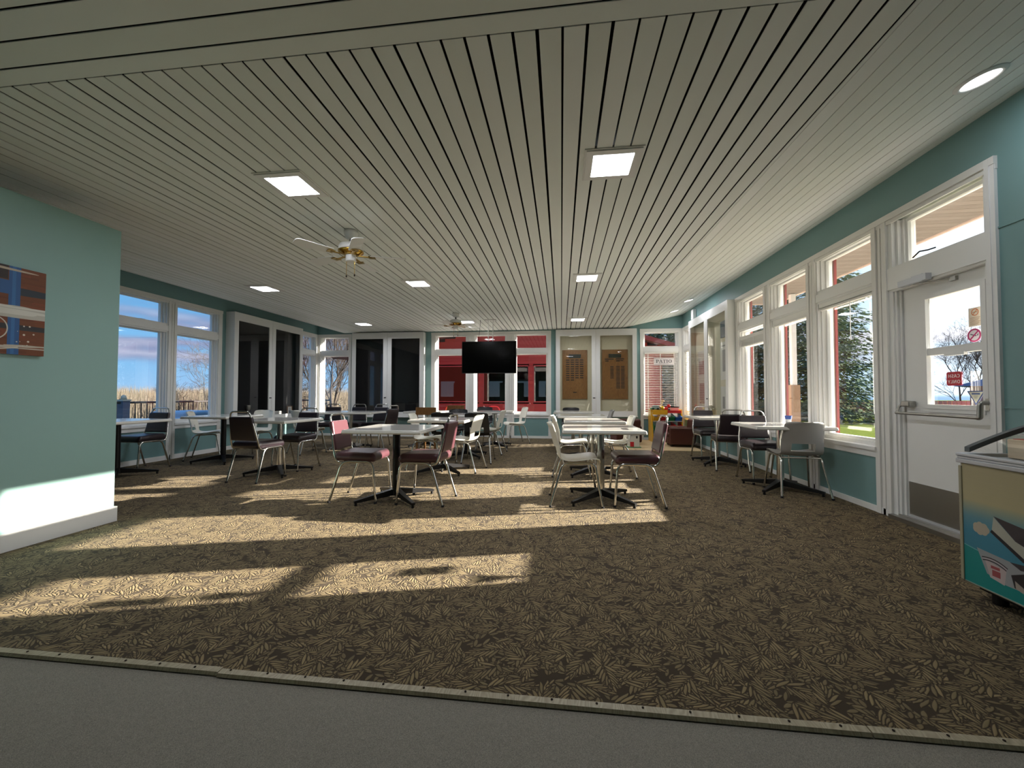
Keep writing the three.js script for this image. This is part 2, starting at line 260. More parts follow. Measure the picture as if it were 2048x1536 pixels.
// ---------- windows ----------
let windowCount = 0;
function makeWindow(side, a, b, label, { red = false, latch = true } = {}) {
  const W = wallBox[side], w = group(`window_${++windowCount}`, label, 'window', [0, 0, 0], 0, null, 'structure'), f = 0.045;
  // reveal lining, stepped towards the glass
  const lining = [];
  for (const [s, e] of [[a, a + 0.016], [b - 0.016, b]]) lining.push(W(s, e, YS, YT1 + 0.03, 0, WT));
  for (const [s, e] of [[a + 0.016, a + 0.032], [b - 0.032, b - 0.016]]) lining.push(W(s, e, YG0 - 0.03, YT1 + 0.03, 0.035, WT - 0.01));
  lining.push(W(a, b, YT1 + 0.03, YC, 0, WT), W(a + 0.016, b - 0.016, YT1 + 0.015, YT1 + 0.03, 0.03, WT));
  part(w, 'lining', lining, M.white);
  const sash = (y0, y1, name) => part(w, name, [W(a + 0.03, a + f + 0.012, y0, y1, GLASS_N - 0.025, GLASS_N + 0.025), W(b - f - 0.012, b - 0.03, y0, y1, GLASS_N - 0.025, GLASS_N + 0.025), W(a + f + 0.012, b - f - 0.012, y1 - 0.028, y1, GLASS_N - 0.025, GLASS_N + 0.025), W(a + f + 0.012, b - f - 0.012, y0, y0 + 0.03, GLASS_N - 0.025, GLASS_N + 0.025)], M.white);
  const s1 = sash(YG0 - 0.03, YG1 + 0.028, 'lower_sash'), s2 = sash(YT0 - 0.03, YT1 + 0.028, 'transom_sash');
  part(s1, 'pane', W(a + 0.04, b - 0.04, YG0 - 0.01, YG1 + 0.01, GLASS_N - 0.002, GLASS_N + 0.002), M.glass);
  part(s2, 'pane', W(a + 0.04, b - 0.04, YT0 - 0.01, YT1 + 0.01, GLASS_N - 0.002, GLASS_N + 0.002), M.glass);
  part(w, 'transom_bar', [W(a, b, YG1 + 0.012, YT0 - 0.012, 0.004, WT - 0.01), W(a, b, YG1 + 0.035, YT0 - 0.05, -0.012, 0.004)], M.white);
  part(w, 'sill', [W(a - 0.01, b + 0.01, YS - 0.012, YS + 0.022, -0.035, 0.06), W(a, b, YS + 0.02, YG0 - 0.025, 0.05, WT)], M.white);
  part(w, 'apron', W(a, b, YS - 0.075, YS - 0.012, -0.014, 0), M.white);
  if (latch) { const m = (a + b) / 2; part(w, 'latch', [W(m - 0.055, m + 0.055, YT0 - 0.026, YT0 - 0.012, 0.02, 0.045), W(m - 0.005, m + 0.09, YT0 - 0.012, YT0 - 0.003, 0.03, 0.042)], M.steel, 'dark metal window latch'); }
  if (red) part(w, 'outer_trim', [W(a - 0.06, a + 0.02, YS + 0.02, YC - 0.06, WT + 0.022, WT + 0.045), W(b - 0.02, b + 0.06, YS + 0.02, YC - 0.06, WT + 0.022, WT + 0.045), W(a - 0.06, b + 0.06, YC - 0.06, YC + 0.03, WT + 0.022, WT + 0.045), W(a - 0.06, b + 0.06, YS - 0.06, YS + 0.02, WT + 0.022, WT + 0.045)], M.redTrim, 'red painted outer trim');
  return w;
}
const red = { red: true };
makeWindow('right', ...openings.right[0], 'tall right wall window next to the white door', red);
makeWindow('right', ...openings.right[1], 'right wall window showing the wooden porch post', red);
makeWindow('right', ...openings.right[2], 'right wall window next to the picture display cabinet', red);
makeWindow('right', ...openings.right[3], 'corner window with lowered blind above the toy rack, right wall side', red);
makeWindow('left', ...openings.left[0], 'left wall window half hidden by the partition edge');
makeWindow('left', ...openings.left[1], 'left wall window with a bare tree outside, beside the black cabinet');
makeWindow('left', ...openings.left[2], 'narrow left wall window at the far left corner');
makeWindow('back', ...openings.back[0], 'end wall window at the far left corner with bare trees outside');
makeWindow('back', ...openings.back[1], 'end wall window left of the television');
makeWindow('back', ...openings.back[2], 'end wall window behind the television');
makeWindow('back', ...openings.back[3], 'end wall window right of the television');
makeWindow('back', ...openings.back[4], 'end wall window with the patio sign and lowered blind');

// white posts and casings between the windows, floor to casing top
let trimCount = 2;
function post(side, a, b, label, y0 = 0) {
  const W = wallBox[side], t = group(`trim_${++trimCount}`, label, 'trim', [0, 0, 0], 0, null, 'structure'), w = b - a;
  if (w < 0.12) { part(t, 'casing', [W(a, b, y0, YC, -0.018, 0)], M.trimOld); return; }
  part(t, 'casing', [W(a, a + w * 0.30, y0, YC, -0.02, 0), W(b - w * 0.30, b, y0, YC, -0.02, 0)], M.trimOld);
  part(t, 'post', [W(a + w * 0.30, b - w * 0.30, y0, YC, -0.006, 0), W(a + w * 0.42, b - w * 0.42, y0, YC, -0.014, -0.006)], M.trimOld);
}
for (const [s, a, b, l] of [
  ['right', 4.0, 4.17, 'white ribbed post between the door and the first right window'], ['right', 5.03, 5.20, 'white ribbed post behind the near right wall table'], ['right', 6.06, 6.235, 'white ribbed post between the two farther right windows'], ['right', 7.09, 7.17, 'white casing between right window and picture cabinet'], ['right', 9.31, 9.38, 'white casing on the near side of the right corner window'],
  ['left', 4.97, 5.14, 'white ribbed post of the left wall beside the partition edge'], ['left', 6.0, 6.15, 'white ribbed post between the two left wall windows'], ['left', 7.0, 7.08, 'white casing between left window and black cabinet'], ['left', 9.30, 9.37, 'white casing on the near side of the left corner window'],
  ['back', -5.62, -5.55, 'white casing right of the far left corner window'], ['back', -3.35, -3.25, 'white casing right of the black end wall cabinet'], ['back', -2.40, -2.22, 'white ribbed post of the end wall at the left edge of the television'], ['back', -1.37, -1.18, 'white ribbed post of the end wall at the right edge of the television'], ['back', -0.32, -0.25, 'white casing left of the award board cabinet'], ['back', 1.92, 1.99, 'white casing left of the patio sign window'],
]) post(s, a, b, l);
thing(`trim_${++trimCount}`, [wallBox.right(10.09, DB, 0, YC, -0.02, 0), wallBox.back(2.83, XR - 0.02, 0, YC, -0.02, 0)], M.trimOld, 'white corner post above the toy rack', 'trim', null, 'structure');
thing(`trim_${++trimCount}`, [wallBox.left(10.09, DB, 0, YC, -0.02, 0), wallBox.back(XL + 0.02, -6.43, 0, YC, -0.02, 0)], M.trimOld, 'white corner post in the far left corner', 'trim', null, 'structure');
for (const [s, a, b, l] of [['right', 3.066, 7.174, 'white head casing above the door and right windows'], ['right', 9.306, DB - 0.026, 'white head casing above the right corner window'], ['left', 4.966, 7.084, 'white head casing above the left windows'], ['left', 9.296, DB - 0.026, 'white head casing above the far left corner window'], ['back', XL + 0.026, -5.546, 'white head casing over the end wall corner window'], ['back', -3.354, -0.246, 'white head casing behind the television'], ['back', 1.916, XR - 0.026, 'white head casing over the patio sign window']])
  thing(`trim_${++trimCount}`, [wallBox[s](a, b, YC - 0.05, YC + 0.003, -0.025, 0), wallBox[s](a, b, YC - 0.085, YC - 0.05, -0.0125, 0)], M.trimOld, l, 'trim', null, 'structure');

// ---------- the door ----------
{
  const W = wallBox.right, d = group('door_1', 'white entrance door with half window, push bar and metal kick plate', 'door', [0, 0, 0], 0, null, 'structure');
  part(d, 'door_frame', [W(3.13, 3.165, 0, YC - 0.06, 0, WT), W(3.955, 4.0, 0, YC - 0.06, 0, WT), W(3.905, 3.955, 0, 2.0, 0.03, WT), W(3.93, 3.955, 0, 2.0, 0.012, 0.03), W(3.165, 3.955, 2.0, 2.215, 0.0, WT), W(3.13, 4.0, 2.02, 2.215, -0.012, 0), W(3.13, 4.0, YT1 + 0.045, YC, 0, WT), W(3.165, 3.19, 2.215, 2.63, 0.03, WT - 0.002), W(3.93, 3.955, 2.215, 2.63, 0.031, WT - 0.002), W(3.905, 3.93, 2.215, 2.63, 0.06, WT - 0.003)], M.white);
  part(d, 'door_casing', [W(3.07, 3.13, 0, YC, -0.02, 0), W(3.10, 3.13, 0, YC, -0.026, -0.02)], M.white);
  part(d, 'threshold', [W(3.134, 3.997, 0, 0.035, -0.05, WT - 0.002), W(3.165, 3.955, 0.035, 0.048, 0.0, 0.05)], M.steel, 'worn metal door threshold');
  const g0 = 3.235, g1 = 3.685, y0 = 1.005, y1 = 1.87, l0 = 3.168, l1 = 3.903, n0 = 0.045, n1 = 0.088;
  const leaf = part(d, 'door_leaf', [W(l0, g0, 0.05, 1.998, n0, n1), W(g1, l1, 0.05, 1.998, n0, n1), W(g0, g1, 0.05, y0, n0, n1), W(g0, g1, y1, 1.998, n0, n1)], M.white);
  part(leaf, 'glazing_bead', [W(g0 - 0.03, g0 + 0.006, y0 - 0.03, y1 + 0.03, n0 - 0.014, n0), W(g1 - 0.006, g1 + 0.03, y0 - 0.03, y1 + 0.03, n0 - 0.014, n0), W(g0 + 0.006, g1 - 0.006, y0 - 0.03, y0 + 0.004, n0 - 0.014, n0), W(g0 + 0.006, g1 - 0.006, y1 - 0.004, y1 + 0.03, n0 - 0.014, n0), W(g0, g1, y0 - 0.06, y0 - 0.031, n0 - 0.008, n0)], M.white);
  part(leaf, 'glazing_bar', [W(g0 + 0.006, g1 - 0.006, 1.405, 1.462, n0 - 0.006, n1 - 0.002), W(3.37, 3.53, 1.388, 1.41, n0 - 0.012, n0 + 0.01)], M.white);
  part(leaf, 'pane', W(g0, g1, y0, 1.405, 0.064, 0.068), M.glass); part(leaf, 'pane', W(g0, g1, 1.462, y1, 0.064, 0.068), M.glass);
  part(d, 'kick_plate', W(l0 + 0.01, l1 - 0.012, 0.06, 0.345, n0 - 0.003, n0), M.steel, 'scuffed steel kick plate');
  part(d, 'door_sweep', W(l0, l1, 0.042, 0.066, n0 - 0.008, n0), M.alu);
  const ts = part(d, 'transom_sash', [W(3.191, 3.215, 2.248, 2.60, 0.075, 0.125), W(3.88, 3.904, 2.248, 2.60, 0.075, 0.125), W(3.191, 3.904, 2.60, 2.629, 0.075, 0.125), W(3.191, 3.904, 2.216, 2.248, 0.075, 0.125)], M.white);
  part(ts, 'pane', W(3.205, 3.89, 2.24, 2.61, 0.098, 0.102), M.glass);
  part(d, 'transom_stay', polyTube([v3(XR + 0.07, 2.262, 3.83), v3(XR + 0.05, 2.285, 3.74), v3(XR + 0.05, 2.27, 3.66), v3(XR + 0.055, 2.268, 3.60)], 0.006, 6), M.barkDark, 'bronze transom stay');
  const closer = part(d, 'door_closer', [W(3.56, 3.83, 2.005, 2.055, -0.055, -0.012), W(3.60, 3.70, 2.0, 2.062, -0.05, -0.012)], M.alu, 'aluminium overhead door closer');
  part(closer, 'closer_arm', [polyTube([v3(XR - 0.035, 2.0, 3.70), v3(XR - 0.02, 1.985, 3.58), v3(XR + 0.035, 1.975, 3.44)], 0.007, 6), W(3.41, 3.46, 1.955, 1.985, 0.025, 0.045)], M.steel);
  part(d, 'push_bar', [polyTube([v3(XR - 0.05, 0.932, 3.885), v3(XR - 0.05, 0.925, 3.19)], 0.012, 10)], M.steel, 'worn metal push bar');
  part(d, 'push_bar_end', [bent([v3(XR - 0.05, 0.925, 3.195), v3(XR - 0.05, 0.925, 3.178), v3(XR - 0.045, 1.03, 3.178), v3(XR + 0.04, 1.03, 3.178)], 0.016, 0.02, 8), W(3.172, 3.215, 0.98, 1.06, 0.02, n0)], M.steel);
  part(d, 'latch_case', [bent([v3(XR - 0.05, 0.935, 3.88), v3(XR - 0.02, 0.99, 3.89), v3(XR + 0.02, 1.01, 3.88)], 0.010, 0.02, 8), rbox(XR - 0.015, XR + 0.045, 0.985, 1.035, 3.80, 3.885, 0.01)], M.steel);
  // notices stuck to the inside of the glass: flat printed film
  const film = (name, label, category, u0, u1, ya, yb, tex, grp) => { const g = new THREE.BoxGeometry(u1 - u0, yb - ya, 0.0016); g.rotateY(-Math.PI / 2); g.translate(XR + 0.0615, (ya + yb) / 2, -(u0 + u1) / 2); return thing(name, g, new THREE.MeshStandardMaterial({ map: tex, roughness: 0.5, alphaTest: 0.5 }), label, category, grp); };
  const T = (w, h, f) => canvasTex(w, h, f);
  film('cash_only_sign', 'red rectangular sign with white reversed letters, CASH ONLY, on the door glass', 'sign', 3.425, 3.545, 1.155, 1.265, T(256, 256, (c) => { c.fillStyle = '#c8323c'; c.beginPath(); c.roundRect(4, 4, 248, 248, 30); c.fill(); c.fillStyle = '#f3e3e0'; c.font = 'bold 82px sans-serif'; c.textAlign = 'center'; c.save(); c.translate(256, 0); c.scale(-1, 1); c.fillText('CASH', 128, 108); c.fillText('ONLY', 128, 210); c.restore(); }));
  film('triangle_sticker', 'white triangular sticker with blue border low on the door glass', 'sticker', 3.262, 3.385, 1.015, 1.115, T(256, 220, (c) => { c.beginPath(); c.moveTo(6, 8); c.lineTo(250, 8); c.lineTo(128, 214); c.closePath(); c.fillStyle = '#cfcdb8'; c.fill(); c.lineWidth = 15; c.strokeStyle = '#46598c'; c.stroke(); c.fillStyle = '#5a6a94'; c.fillRect(66, 34, 124, 26); c.fillStyle = '#7d7c70'; for (let i = 0; i < 3; i++) c.fillRect(96 + i * 6, 78 + i * 18, 64 - i * 12, 6); }));
  film('notice_sticker', 'small cream notice with orange no smoking circle and lines of print on the door glass', 'sticker', 3.265, 3.36, 1.585, 1.722, T(192, 280, (c) => { c.fillStyle = '#f3e4cf'; c.fillRect(0, 0, 192, 280); c.strokeStyle = '#d97b45'; c.lineWidth = 12; c.beginPath(); c.arc(96, 70, 48, 0, 7); c.moveTo(64, 104); c.lineTo(128, 36); c.stroke(); c.fillStyle = '#b98a5e'; c.fillRect(60, 64, 70, 10); for (let i = 0; i < 6; i++) c.fillRect(22, 146 + i * 20, 148 - (i % 3) * 14, 7); }));
  film('no_smoking_sticker', 'round magenta no smoking sticker on the door glass', 'sticker', 3.27, 3.375, 1.468, 1.572, T(256, 256, (c) => { c.beginPath(); c.arc(128, 128, 122, 0, 7); c.fillStyle = '#efe6ea'; c.fill(); c.fillStyle = '#5d5a66'; c.save(); c.translate(128, 128); c.rotate(0.35); c.fillRect(-70, -9, 110, 18); c.fillRect(46, -40, 10, 34); c.fillRect(60, -48, 8, 40); c.restore(); c.strokeStyle = '#bf2f6f'; c.lineWidth = 26; c.beginPath(); c.arc(128, 128, 106, 0, 7); c.moveTo(58, 198); c.lineTo(198, 58); c.stroke(); }));
}

// ---------- ceiling lamps ----------
const glowMap = canvasTex(128, 128, (c) => { const g = c.createRadialGradient(70, 44, 6, 64, 60, 84); g.addColorStop(0, '#ffffff'); g.addColorStop(0.35, '#f4f7f7'); g.addColorStop(0.5, '#c9d3d5'); g.addColorStop(1, '#b4bfc2'); c.fillStyle = g; c.fillRect(0, 0, 128, 128); });
const lampGlow = new THREE.MeshStandardMaterial({ color: 0x9a9a9a, roughness: 0.6, emissive: 0xffffff, emissiveMap: glowMap, emissiveIntensity: 1.25 });
const lampWords = { '0,0': 'the near right of the plank ceiling', '1,0': 'the near left of the plank ceiling', '0,1': 'the middle right, over the right table row', '1,1': 'the middle of the ceiling behind the near fan', '2,1': 'the left of the ceiling before the left windows', '0,2': 'the far end above the award boards', '1,2': 'the far end beside the far fan', '2,2': 'the far left above the corner tables' };
LAMP_X.forEach((x, i) => LAMP_D.forEach((d, j) => {
  const w = lampWords[`${i},${j}`]; if (!w) return;
  const o = group('ceiling_lamp', `square recessed lamp in ${w}`, 'ceiling lamp', [x, HC, d], 0, 'square recessed ceiling lamps'), a = LAMP_OPEN / 2, b = 0.185;
  part(o, 'trim_frame', [box(-b, b, -0.014, 0, -b, -a), box(-b, b, -0.014, 0, a, b), box(-b, -a, -0.014, 0, -a, a), box(a, b, -0.014, 0, -a, a)], M.white);
  part(o, 'outer_lip', [box(-b - 0.012, b + 0.012, -0.006, 0, -b - 0.012, -b), box(-b - 0.012, b + 0.012, -0.006, 0, b, b + 0.012), box(-b - 0.012, -b, -0.006, 0, -b, b), box(b, b + 0.012, -0.006, 0, -b, b)], M.white);
  part(o, 'housing', [box(-a - 0.004, -a, 0.0005, 0.05, -a, a), box(a, a + 0.004, 0.0005, 0.05, -a, a), box(-a, a, 0.0005, 0.05, -a - 0.004, -a), box(-a, a, 0.0005, 0.05, a, a + 0.004)], M.white);
  const g = new THREE.PlaneGeometry(2 * a, 2 * a); g.rotateX(Math.PI / 2); g.translate(0, 0.026, 0); part(o, 'diffuser', g, lampGlow);
  const l = new THREE.RectAreaLight(0xf3f6ff, LAMP_POWER, 2 * a - 0.02, 2 * a - 0.02); l.name = 'lamp_light'; l.position.set(0, 0.02, 0); l.rotation.x = -Math.PI / 2; o.add(l);
}));
{
  const sr = (HR - HC) / (XR - XSR), glow = new THREE.MeshStandardMaterial({ color: 0x9a9a9a, emissive: 0xffffff, emissiveIntensity: 1.5 });
  for (const [x, d, r, w] of [[2.44, 2.635, 0.085, 'above the entrance door'], [2.48, 8.24, 0.085, 'in the sloping ceiling before the toy corner'], [2.48, 9.26, 0.085, 'in the sloping ceiling over the toy corner']]) {
    const o = group('round_lamp', `round recessed lamp ${w}`, 'ceiling lamp', [x, HC + sr * (x - XSR), d], 0, 'round recessed lamps'); o.rotation.z = Math.atan(sr);
    part(o, 'trim_ring', lathe([[r, 0.0], [r, -0.01], [r + 0.012, -0.013], [r + 0.028, -0.004], [r + 0.028, 0]], 0, 0, 0, 32), M.white);
    const g = new THREE.CircleGeometry(r, 32); g.rotateX(Math.PI / 2); g.translate(0, -0.004, 0); part(o, 'diffuser', g, glow);
    const l = new THREE.RectAreaLight(0xf3f6ff, LAMP_POWER * 0.8, r * 1.6, r * 1.6); l.name = 'lamp_light'; l.position.set(0, -0.012, 0); l.rotation.x = -Math.PI / 2; o.add(l);
  }
}

// ---------- ceiling fans ----------
function ceilingFan(x, d, start, label, blades) {
  const o = group('ceiling_fan', label, 'ceiling fan', [x, HC, d], 0, 'white ceiling fans');
  part(o, 'canopy', lathe([[0.001, 0], [0.068, 0], [0.07, -0.03], [0.055, -0.075], [0.04, -0.085], [0.001, -0.085]], 0, 0, 0), M.white);
  part(o, 'downrod', cyl(0.013, 0.013, 0.07, 0, -0.15, 0, 12), M.blackSteel);
  part(o, 'motor', lathe([[0.001, -0.125], [0.06, -0.128], [0.105, -0.145], [0.118, -0.165], [0.118, -0.2], [0.10, -0.212], [0.001, -0.212]], 0, 0, 0, 28), M.white);
  part(o, 'brass_band', lathe([[0.1, -0.205], [0.122, -0.207], [0.12, -0.222], [0.085, -0.242], [0.05, -0.25], [0.001, -0.25]], 0, 0, 0, 28), M.brass, 'polished brass band');
  part(o, 'switch_cup', lathe([[0.05, -0.25], [0.05, -0.305], [0.044, -0.318], [0.001, -0.32]], 0, 0, 0, 24), M.white);
  for (let k = 0; k < 5; k++) {
    const a = start + k * 72 * Math.PI / 180, turn = new THREE.Matrix4().makeRotationY(a);
    const iron = [hexa([[0.07, -0.256, -0.014], [0.2, -0.266, -0.012], [0.2, -0.266, 0.012], [0.07, -0.256, 0.014]], [[0.07, -0.25, -0.014], [0.2, -0.258, -0.012], [0.2, -0.258, 0.012], [0.07, -0.25, 0.014]]), rbox(0.17, 0.235, -0.262, -0.256, -0.042, 0.042, 0.003, 1)];
    part(o, 'blade_iron', iron.map((g) => g.applyMatrix4(turn)), M.brass);
    const s = new THREE.Shape(); s.moveTo(0.19, -0.048); s.lineTo(0.49, -0.064); s.quadraticCurveTo(0.535, -0.062, 0.535, -0.02); s.lineTo(0.535, 0.02); s.quadraticCurveTo(0.535, 0.062, 0.49, 0.064); s.lineTo(0.19, 0.048); s.quadraticCurveTo(0.178, 0, 0.19, -0.048);
    const g = new THREE.ExtrudeGeometry(s, { depth: 0.006, bevelEnabled: false, curveSegments: 6 }); g.rotateX(-Math.PI / 2); g.applyMatrix4(new THREE.Matrix4().makeRotationX(0.21)); g.translate(0, -0.255, 0); g.applyMatrix4(turn);
    part(o, 'blade', g, M.white);
  }
  for (const [cx, cd, len] of [[-0.035, -0.02, 0.15], [0.045, -0.01, 0.14]]) { const c = part(o, 'pull_chain', cyl(0.0022, 0.0022, len, cx, -0.315 - len, cd, 6), M.brass); part(c, 'pull_knob', lathe([[0.001, 0.018], [0.006, 0.012], [0.007, 0], [0.001, -0.008]], cx, -0.32 - len, cd, 10), M.barkDark); }
}
ceilingFan(-2.095, 3.81, 18 * Math.PI / 180, 'near white ceiling fan with brass trim and five blades');
ceilingFan(-2.11, 7.94, 42 * Math.PI / 180, 'far white ceiling fan with brass trim before the end wall windows');

// ---------- television hung from the ceiling ----------
{
  const o = group('television', 'large black flat television hung from the ceiling before the end wall windows', 'television', [-1.55, 0, 8.6]);
  part(o, 'casing', [rbox(-0.595, 0.595, 1.55, 2.245, 0.012, 0.05, 0.008), rbox(-0.35, 0.35, 1.62, 2.05, 0.05, 0.085, 0.01)], M.black);
  part(o, 'bezel', [box(-0.595, 0.595, 1.55, 1.566, 0.004, 0.012), box(-0.595, 0.595, 2.235, 2.245, 0.004, 0.012), box(-0.595, -0.585, 1.566, 2.235, 0.004, 0.012), box(0.585, 0.595, 1.566, 2.235, 0.004, 0.012)], M.black);
  part(o, 'screen', box(-0.585, 0.585, 1.566, 2.235, 0.008, 0.012), phys(0x040405, 0.16, { specularIntensity: 0.35 }));
  part(o, 'ceiling_mount', [cyl(0.009, 0.009, HC - 2.1, -0.03, 2.1, 0.11, 10), cyl(0.009, 0.009, HC - 2.1, 0.07, 2.1, 0.11, 10), box(-0.1, 0.14, HC - 0.02, HC, 0.05, 0.17), box(-0.2, 0.2, 1.8, 2.12, 0.085, 0.1)], M.white);
  part(o, 'power_cable', polyTube([v3(-0.22, 2.1, 0.09), v3(-0.25, 2.3, 0.11), v3(-0.22, 2.5, 0.1), v3(-0.21, HC, 0.12)], 0.004, 5), M.black);
}

// ---------- blinds ----------
const slatMat = std(0xe6e5df, 0.5);
function raisedBlind(side, a, b, yTop, yBot, label, wand) {
  const W = wallBox[side], o = group('window_blind', label, 'blind', [0, 0, 0], 0, 'raised white window blinds');
  part(o, 'head_rail', W(a + 0.02, b - 0.02, yTop - 0.055, yTop, 0.012, 0.06), slatMat);
  const n = Math.max(4, Math.round((yTop - 0.055 - yBot - 0.02) / 0.0085));
  for (let k = 0; k < n; k++) { const y = yBot + 0.02 + (yTop - 0.055 - yBot - 0.02) * k / n; part(o, 'slat', W(a + 0.022, b - 0.022, y, y + 0.0055, 0.012 + (k % 3) * 0.001, 0.06), slatMat); }
  part(o, 'bottom_rail', W(a + 0.022, b - 0.022, yBot, yBot + 0.018, 0.014, 0.058), slatMat);
  for (const [u, len] of wand) part(o, 'wand', polyTube([v3(...wallPoint[side](u, yTop - 0.06, 0.004)), v3(...wallPoint[side](u, yBot - len, 0.004))], 0.004, 6), M.white);
}
raisedBlind('right', ...openings.right[0], 2.125, 2.045, 'raised white blind in the window next to the door', [[4.98, 0.5], [4.5, 0.4]]);
raisedBlind('right', ...openings.right[1], 2.125, 2.03, 'raised white blind in the window with the wooden post', [[5.99, 0.68]]);
raisedBlind('right', ...openings.right[2], 2.04, 1.87, 'raised white blind hanging lowest, beside the picture cabinet', [[7.02, 0.62], [6.6, 0.6]]);
function loweredBlind(side, a, b, label, cords) {
  const W = wallBox[side], o = group('window_blind', label, 'blind', [0, 0, 0], 0, 'lowered white window blinds');
  part(o, 'head_rail', W(a + 0.02, b - 0.02, 2.105, 2.16, -0.004, 0.045), slatMat);
  const sg = new THREE.BoxGeometry(b - a - 0.05, 0.0022, 0.032); sg.rotateX(side === 'back' ? -0.28 : -0.28); if (side !== 'back') sg.rotateY(Math.PI / 2 * (side === 'right' ? -1 : 1));
  for (let y = 2.085; y > 0.73; y -= 0.0415) { const m = part(o, 'slat', sg, slatMat), p = wallPoint[side]((a + b) / 2, y, 0.022); m.position.set(p[0], p[1], -p[2]); }
  part(o, 'bottom_rail', W(a + 0.025, b - 0.025, 0.695, 0.715, 0.005, 0.04), slatMat);
  for (const u of cords) part(o, 'ladder_cord', [W(u - 0.006, u + 0.006, 0.7, 2.11, 0.002, 0.004), W(u - 0.003, u + 0.003, 0.7, 2.11, 0.04, 0.042)], slatMat);
}
loweredBlind('back', ...openings.back[4], 'lowered white blind behind the patio sign', [2.11, 2.40, 2.72]);
loweredBlind('right', ...openings.right[3], 'lowered white blind in the right wall corner window', [9.5, 9.95]);
{
  const t = canvasTex(512, 190, (c) => { c.fillStyle = '#e4dedd'; c.fillRect(0, 0, 512, 190); c.fillStyle = '#5c5a5e'; c.font = 'bold 128px serif'; c.textAlign = 'center'; c.fillText('PATIO', 256, 132); c.fillRect(120, 152, 270, 7); });
  const g = new THREE.BoxGeometry(0.47, 0.165, 0.004); g.translate(2.475, 1.90, -(DB - 0.012)); thing('patio_sign', g, std(0xffffff, 0.6, { map: t }), 'white sign reading PATIO hung in the corner window', 'sign');
}

// ---------- display cabinets ----------
function cabinet(side, a, b, depth, y0, y1, label, lining, mullion = 0.2, lights = false) {
  const W = wallBox[side], o = group('display_cabinet', label, 'cabinet', [0, 0, 0], 0, 'wall display cabinets'), m = (a + b) / 2, fr = 0.105, q = depth;
  part(o, 'carcass', [W(a, a + 0.02, y0, y1, -q, -0.001), W(b - 0.02, b, y0, y1, -q, -0.001), W(a + 0.02, b - 0.02, y1 - 0.02, y1 - 0.001, -q, -0.002), W(a + 0.02, b - 0.02, y0 + 0.006, y0 + 0.02, -q, -0.002), W(a - 0.012, b + 0.012, y0 - 0.012, y0 + 0.006, -q - 0.03, -0.003)], M.white);
  part(o, 'back_panel', [W(a + 0.02, b - 0.02, y0 + 0.02, y1 - 0.02, -0.012, -0.001), W(a + 0.02, a + 0.024, y0 + 0.02, y1 - 0.02, -q + 0.022, -0.012), W(b - 0.024, b - 0.02, y0 + 0.02, y1 - 0.02, -q + 0.022, -0.012), W(a + 0.024, b - 0.024, y1 - 0.024, y1 - 0.02, -q + 0.022, -0.012), W(a + 0.024, b - 0.024, y0 + 0.02, y0 + 0.024, -q + 0.022, -0.012)], lining);
  for (const [s, e, lock] of [[a, m - 0.002, 1], [m + 0.002, b, -1]]) {
    const l = s === a ? fr : mullion / 2, r = e === b ? fr : mullion / 2, yb = y0 + 0.125, yt = y1 - 0.16;
    const door = part(o, 'cabinet_door', [W(s, s + l, y0 + 0.008, y1 + 0.001, -q - 0.02, -q - 0.001), W(e - r, e, y0 + 0.008, y1 + 0.001, -q - 0.02, -q - 0.001), W(s + l, e - r, yt, y1 + 0.001, -q - 0.02, -q - 0.001), W(s + l, e - r, y0 + 0.008, yb, -q - 0.02, -q - 0.001)], M.white);
    part(door, 'pane', W(s + l - 0.01, e - r + 0.01, yb - 0.01, yt + 0.01, -q - 0.012, -q - 0.008), M.caseGlass);
    if (lock > 0) part(door, 'lock', W(e - 0.075, e - 0.02, 1.005, 1.025, -q - 0.03, -q - 0.02), M.blackSteel);
  }
  return o;
}
const velvet = std(0x070708, 0.95);
cabinet('left', 7.18, 9.29, 0.17, 0.52, 2.715, 'white framed cabinet with black interior on the left wall', velvet);
cabinet('back', -5.44, -3.50, 0.17, 0.52, 2.70, 'white framed cabinet with black interior on the end wall', velvet, 0.22);
cabinet('back', -0.13, 1.82, 0.12, 0.57, 2.70, 'white framed cabinet with two wooden award boards on the end wall', M.linen, 0.2);
cabinet('right', 7.20, 9.30, 0.115, 0.52, 2.70, 'white framed cabinet with hanging papers on the right wall', M.linen, 0.18);
